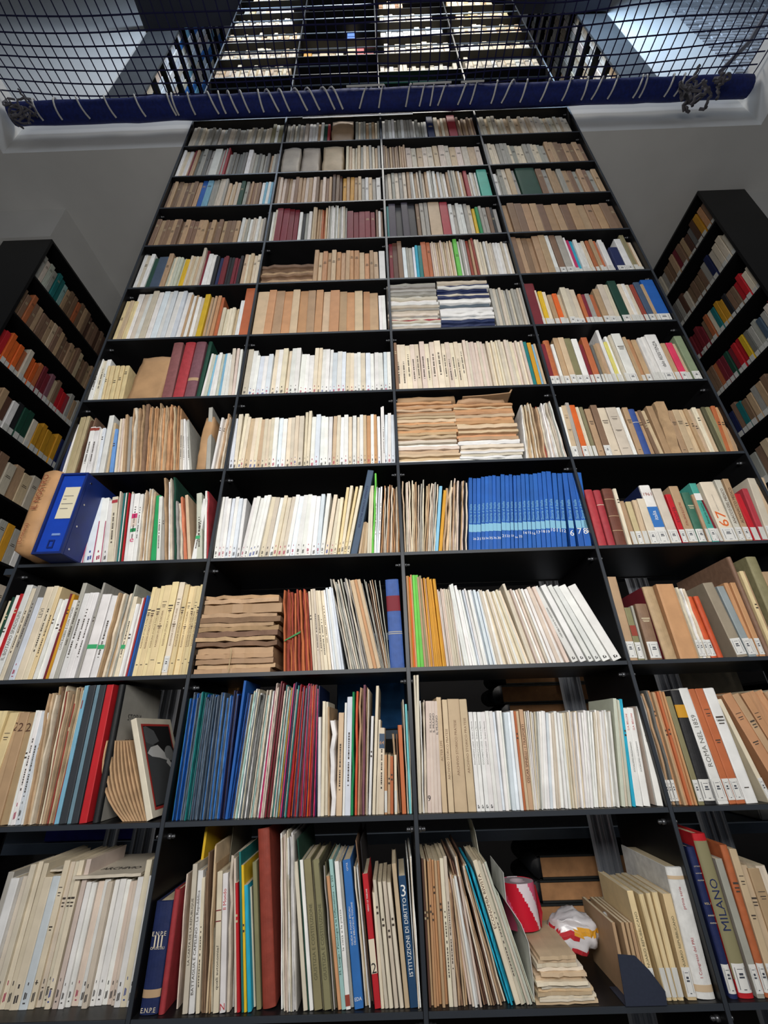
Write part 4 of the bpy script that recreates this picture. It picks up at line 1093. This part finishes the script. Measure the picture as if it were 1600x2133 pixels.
poly('hair', [(.80,.68),(.88,.66),(.90,.56),(.86,.54),(.85,.62)], (40, 40, 42), .0018)
# green ribbon, third shelf
p, q = hit(591, 1334, 1, .004), hit(625, 1316, 1, .004)
g = G(); g.box((p.x, .0065, p.z), (p.x+.0001, .007, p.z))
me = mesh('ribbon', [(p.x,.006,p.z-.003),(q.x,.004,q.z-.004),(q.x+.002,.004,q.z+.003),(p.x+.003,.006,p.z+.002),(p.x,.008,p.z-.003),(q.x,.006,q.z-.004),(q.x+.002,.006,q.z+.003),(p.x+.003,.008,p.z+.002)], BF)
tag(link('ribbon', me, None, INK, (60, 140, 80)), 'green ribbon lying across the rust brown pamphlets, third shelf up', 'ribbon')
# lowest shelf: barrier tape, bag, sheets, bookend
zs = sp[2]+.002; c = hit(1092, 1905, 1, .15); rr = .041; z0 = zs
tp = tag(link('barrier_tape', None, loc=(c.x-.006, .15, z0), rot=(math.radians(-3), 0, 0)), 'roll of red and white barrier tape standing on the folded papers', 'tape'); H = .088
TW = mat('tape_pink', (214, 92, 128), rough=.35, mottle=.05); TR = mat('tape_red', (200, 22, 48), rough=.35, mottle=.05); TWh = mat('tape_white', (226, 214, 222), rough=.35, mottle=.05)
g = G(); K = 72; vs = []; fs = []; ms = []
for i in range(K):
    for zi in range(25): a = 2*math.pi*i/K; vs.append((rr*math.cos(a), rr*math.sin(a), H*zi/24))
for i in range(K):
    for zi in range(24):
        fs.append((i*25+zi, ((i+1) % K)*25+zi, ((i+1) % K)*25+zi+1, i*25+zi+1)); ms.append([0, 0, 0, 0, 1, 1, 1, 2, 2][int(i*18/K+zi*.15) % 9])
me = mesh('tape', vs, fs); [me.materials.append(q) for q in (TW, TR, TWh)]; me.polygons.foreach_set('material_index', ms); link('tape', me, tp)
g = G(); n = 28
for k, (ra, rb, za, zb) in enumerate([(.021, rr, H-.001, H-.001)]):
    for i in range(n):
        a = 2*math.pi*i/n; g.v += [Vector((ra*math.cos(a), ra*math.sin(a), za)), Vector((rb*math.cos(a), rb*math.sin(a), zb)), Vector((ra*math.cos(a), ra*math.sin(a), .0)), Vector((.019*math.cos(a), .019*math.sin(a), H)), Vector((.019*math.cos(a), .019*math.sin(a), 0))]
    for i in range(n):
        j = (i+1) % n; g.f += [(i*5, i*5+1, j*5+1, j*5), (i*5, j*5, j*5+2, i*5+2), (i*5+3, j*5+3, j*5+4, i*5+4), (i*5, i*5+3, j*5+3, j*5)]
g.build('core', mat('tape_core', (176, 160, 168), rough=.6), tp)
tl = link('tape_end', mesh('tape_end', [(rr*1.02,-.012,.0),(rr*1.35,.01,.022),(rr*1.18,.01,.075),(rr*1.0,-.004,H*.9),(rr*1.0,.0,.0),(rr*1.33,.02,.022),(rr*1.16,.02,.075),(rr*.98,.01,H*.9)], BF), tp, TR)
p = hit(1200, 1946, 1, .13); BAG = mat('plastic_film', rough=.25, scale=30, mottle=.12, bump=.8, spec=.7)
bg = lump('carrier_bag', 'crumpled white plastic bag with red and yellow print behind the bookend', 'bag', (p.x-.055, .10, p.z-.032), (p.x+.055, .19, p.z+.042), BAG, (222, 220, 224), .014, cuts=9, rnd=.75, seed=12, sc=22)
bpy.context.view_layer.update()
def wrap_band(par, z0, z1, x0, x1, col, nm):    # a printed band that follows the front of a lump
    me = par.data; vs = []; fs = []
    for p_ in me.polygons:
        c_ = p_.center
        if p_.normal.y < -.2 and z0 < c_.z < z1 and x0 < c_.x < x1:
            n = len(vs); vs += [me.vertices[i].co+p_.normal*.0008 for i in p_.vertices]; fs.append(tuple(range(n, len(vs))))
    if fs: link(nm, mesh(nm, vs, fs, True), par, INK, col)
wrap_band(bg, .030, .044, 0, .05, (190, 40, 50), 'red_print'); wrap_band(bg, .034, .048, .05, .12, (222, 160, 40), 'yellow_print'); wrap_band(bg, 0.0, .012, .02, .07, (190, 40, 50), 'red_print')
lump('carrier_bag', 'grey translucent plastic bag hanging down beside the tan leaflets, lowest shelf', 'bag', (p.x+.058, .09, ZK[0]+.09), (p.x+.095, .16, p.z+.045), BAG, (176, 180, 182), .010, cuts=8, rnd=.5, seed=13, sc=20, shear=.15)
for i, x in enumerate((1308, 1328, 1338, 1347, 1355)):
    place_run(0, 2, x, x+7, 1923, None, 1, 'J', ['t'], d=.17, yf=.02); it = ITEMS[-1]; rt2 = build_item(it)
    tag(rt2, f"tan leaflet, {nth(i+1)} from left behind the black bookend", 'pamphlet', 'leaflets behind the bookend')
yy = -.004; pts = [hit(*q, 1, yy) for q in ((1286,1987),(1322,1990),(1352,2020),(1385,2064),(1394,2112),(1305,2103))]
zb = ZK[0]+.0015; pr = [(q.x, max(q.z, zb)) for q in pts]; pr[4] = (pr[4][0], zb); pr[5] = (pr[5][0], zb)
be = tag(link('bookend', None, loc=(pr[5][0], 0, ZK[0])), 'black metal bookend in front of the pale yellow yearbooks', 'bookend')
BE = mat('bookend_paint', (44, 50, 66), rough=.5, scale=200, mottle=.1)
o = G().prism([(a-pr[5][0], b-ZK[0]) for a, b in pr], 1, yy-.0018, yy).build('plate', BE, be); G().box((0, yy, .0002), (.085, .07, .0014)).build('foot', BE, be)
def sheet(label, pts, y0, y1, col, name='paper_sheet', th=.0012):   # a bent sheet: polyline in x,z extruded in y
    prof = [(a, b) for a, b in pts]+[(a+th, b) for a, b in pts[::-1]]
    return tag(G().prism(prof, 1, y0, y1).build(name, LEAFY, color=col), label, 'paper')
P = [hit(*q, 1, .03) for q in ((1113,2104),(1108,2040),(1098,1960),(1082,1920),(1052,1876),(1046,1815))]
sheet('white sheet of paper hanging down between the leaning journals and the tape', [(q.x, max(q.z, ZK[0]+.001)) for q in P], .02, .17, (214, 214, 210))
P = [hit(*q, 1, .10) for q in ((1003,1800),(996,1770),(990,1735),(982,1708))]
sheet('pale card sticking up behind the leaning journals, lowest shelf', [(q.x, q.z) for q in P], .10, .20, (200, 200, 186), 'card', .0012)
for lab, x0, yt, y0, col in (('yellow folder standing tall behind the pink pamphlet, lowest shelf', 378, 1722, .06, (220, 180, 40)), ('grey sheet standing tall behind the brown pamphlets, lowest shelf', 447, 1722, .10, (120, 116, 100))):
    u = ux(x0, y0, ZK[0]); zt_ = min(zy(yt, u+.01, y0), ZK[1]-.02)
    o = G().box((0, 0, 0), (.006 if 'yellow' in lab else .0015, BY-.03-y0, zt_-ZK[0]-.001)).build('folder', PAPER, color=col, loc=(u, y0, ZK[0]+.0006)); tag(o, lab, 'folder')
# ================================================================ NET, PADDED RAIL, ROPES
NAVYF = mat('blue_padding', (12, 30, 98), rough=.8, scale=60, mottle=.35, bump=.8)
NETM = mat('net_cord', (16, 18, 66), rough=.7, mottle=.2); ROPE = mat('white_cord', (196, 196, 194), rough=.8, mottle=.15); GREYR = mat('grey_rope', (92, 90, 96), rough=.9, mottle=.25)
RY, RZ0, RR = -.076, 4.865, .060
roll = tag(link('padded_rail', None, loc=(1.24, RY, RZ0)), 'blue padded roll along the edge of the opening, tied with white cord', 'rail')
g = G(); n = 60; k = 14
for i in range(n+1):
    x = -1.13+(3.60+1.13)*i/n
    for j in range(k):
        a = 2*math.pi*j/k; r_ = RR*(1+.10*noise.noise(Vector((x*6, math.cos(a)*1.2, math.sin(a)*1.2)))+.05*noise.noise(Vector((x*20, a, 0))))
        g.v.append(Vector((x-1.24, r_*math.cos(a), r_*math.sin(a))))
for i in range(n):
    for j in range(k): g.f.append((i*k+j, i*k+(j+1) % k, (i+1)*k+(j+1) % k, (i+1)*k+j))
g.f += [tuple(range(k)), tuple(n*k+j for j in range(k))]; g.build('padding', NAVYF, roll, smooth=True)
tx = [72, 115, 165, 222, 285, 352, 360, 394, 438, 458, 480, 505, 540, 563, 588, 622, 648, 680, 698, 760, 795, 852, 882, 902, 925, 968, 990, 1033, 1062, 1095, 1140, 1185, 1222, 1250, 1282, 1335, 1345, 1400, 1422]
for i, px in enumerate(tx):
    x = ux(px, RY-RR, RZ0)-1.24; s = (-1 if px < 760 else 1); sl = random.uniform(.02, .06)*s; pts = []
    for q in range(9):
        a = math.radians(130+150*q/8); pts.append((x+sl*(q/8-.5)*-1.6, (RR+.010)*math.cos(a), (RR+.010)*math.sin(a)))
    G().tube(pts, .0055, 5).build('cord_tie', ROPE, roll)
for a, b in ((722, 800), (860, 940), (960, 1008)):
    x0, x1 = ux(a, RY-RR, RZ0)-1.24, ux(b, RY-RR, RZ0)-1.24; G().tube([(x0, -RR-.012, .0), (x1, -RR-.012, .004)], .006, 6).build('cord_run', ROPE, roll)
tag(G().tube([(ux(630, -.015, 4.86), -.006, 4.86), (ux(860, -.015, 4.86), -.006, 4.86)], .006, 8).build('steel_rod', CHROME), 'thin steel rod under the blue padded roll', 'rod')
# the net: square mesh of cord lying slack over the opening
YN0, YN1 = RY-.02, -2.4
def nz(x, y):
    u = (x-XL)/(XR-XL); v = (YN0-y)/(YN0-YN1)
    return RZ0+.05-.22*math.sin(math.pi*max(0, min(1, u)))**.5*math.sin(math.pi*min(1, v*1.1))*.6+.05*noise.noise(Vector((x*1.3, y*2.1, 3)))*min(1, 8*v+.1)
net = tag(link('safety_net', None, loc=(1.24, RY, RZ0)), 'dark blue knotted net stretched over the opening above the bookcase', 'net')
g = G(); step = .060; nx = int((XR-XL)/step)
for i in range(nx+1):
    pts = []
    for j in range(49):
        y = YN0+(YN1-YN0)*j/48; x = XL+.03+i*(XR-XL-.06)/nx+.03*noise.noise(Vector((i*.2, y*2, 0)))+.05*(y-YN0)*0
        pts.append((x-1.24, y-RY, nz(x, y)-RZ0))
    g.tube(pts, .0038, 4, cap=False)
ny = int((YN0-YN1)/.060)
for j in range(ny+1):
    pts = []
    for i in range(97):
        x = XL+.03+(XR-XL-.06)*i/96; v = (x-1.24)/2.4
        y = YN0-.02-j*.060+.035*noise.noise(Vector((x*1.1, j*.3, 5)))-.05*v*v*math.exp(-j*.1); pts.append((x-1.24, min(y, YN0)-RY, nz(x, min(y, YN0))-RZ0))
    g.tube(pts, .0038, 4, cap=False)
o = g.build('netting', NETM, net); o['kind'] = 'stuff'
def tangle(x, y, z, n, L, r, m, seed, label, spread=.05):
    rnd = random.Random(seed); g = G()
    for i in range(n):
        p = Vector((rnd.gauss(0, spread*.5), rnd.gauss(0, spread*.3), rnd.gauss(0, spread*.4))); pts = [p.copy()]; d = Vector((rnd.uniform(-1, 1), rnd.uniform(-.3, .3), rnd.uniform(-1, 1)))
        for k in range(12):
            d += Vector((rnd.uniform(-.8, .8), rnd.uniform(-.4, .4), rnd.uniform(-.8, .8))); d.normalize(); p = p+d*L/12-p*.12; pts.append(p.copy())
        g.tube(pts, r, 5)
    return tag(g.build('rope_knot', m, loc=(x, y, z)), label, 'rope')
p = hit(1462, 180, 1, RY-RR-.02); tangle(p.x, p.y, p.z, 12, .30, .009, GREYR, 4, 'tangled grey rope knot at the right end of the padded roll', .11)
p = hit(45, 232, 1, RY-RR); tangle(p.x, p.y, p.z, 12, .22, .006, GREYR, 8, 'bunched net and cord at the left end of the padded roll', .08)
a, b = hit(1500, 150, 1, -.1), hit(1600, 20, 1, -.25)
tag(G().tube([a, (a+b)/2+Vector((.02, 0, -.03)), b], .014, 6).build('rope', GREYR), 'grey rope running up from the knot at the right', 'rope')
tag(G().box((0,0,0), (.42, .10, .004)).build('green_sheet', INK, color=(40, 150, 100), loc=(1.26, -.0, ZK[13]+.001)), 'green sheet lying on the dark shelf just above the padded roll', 'sheet')
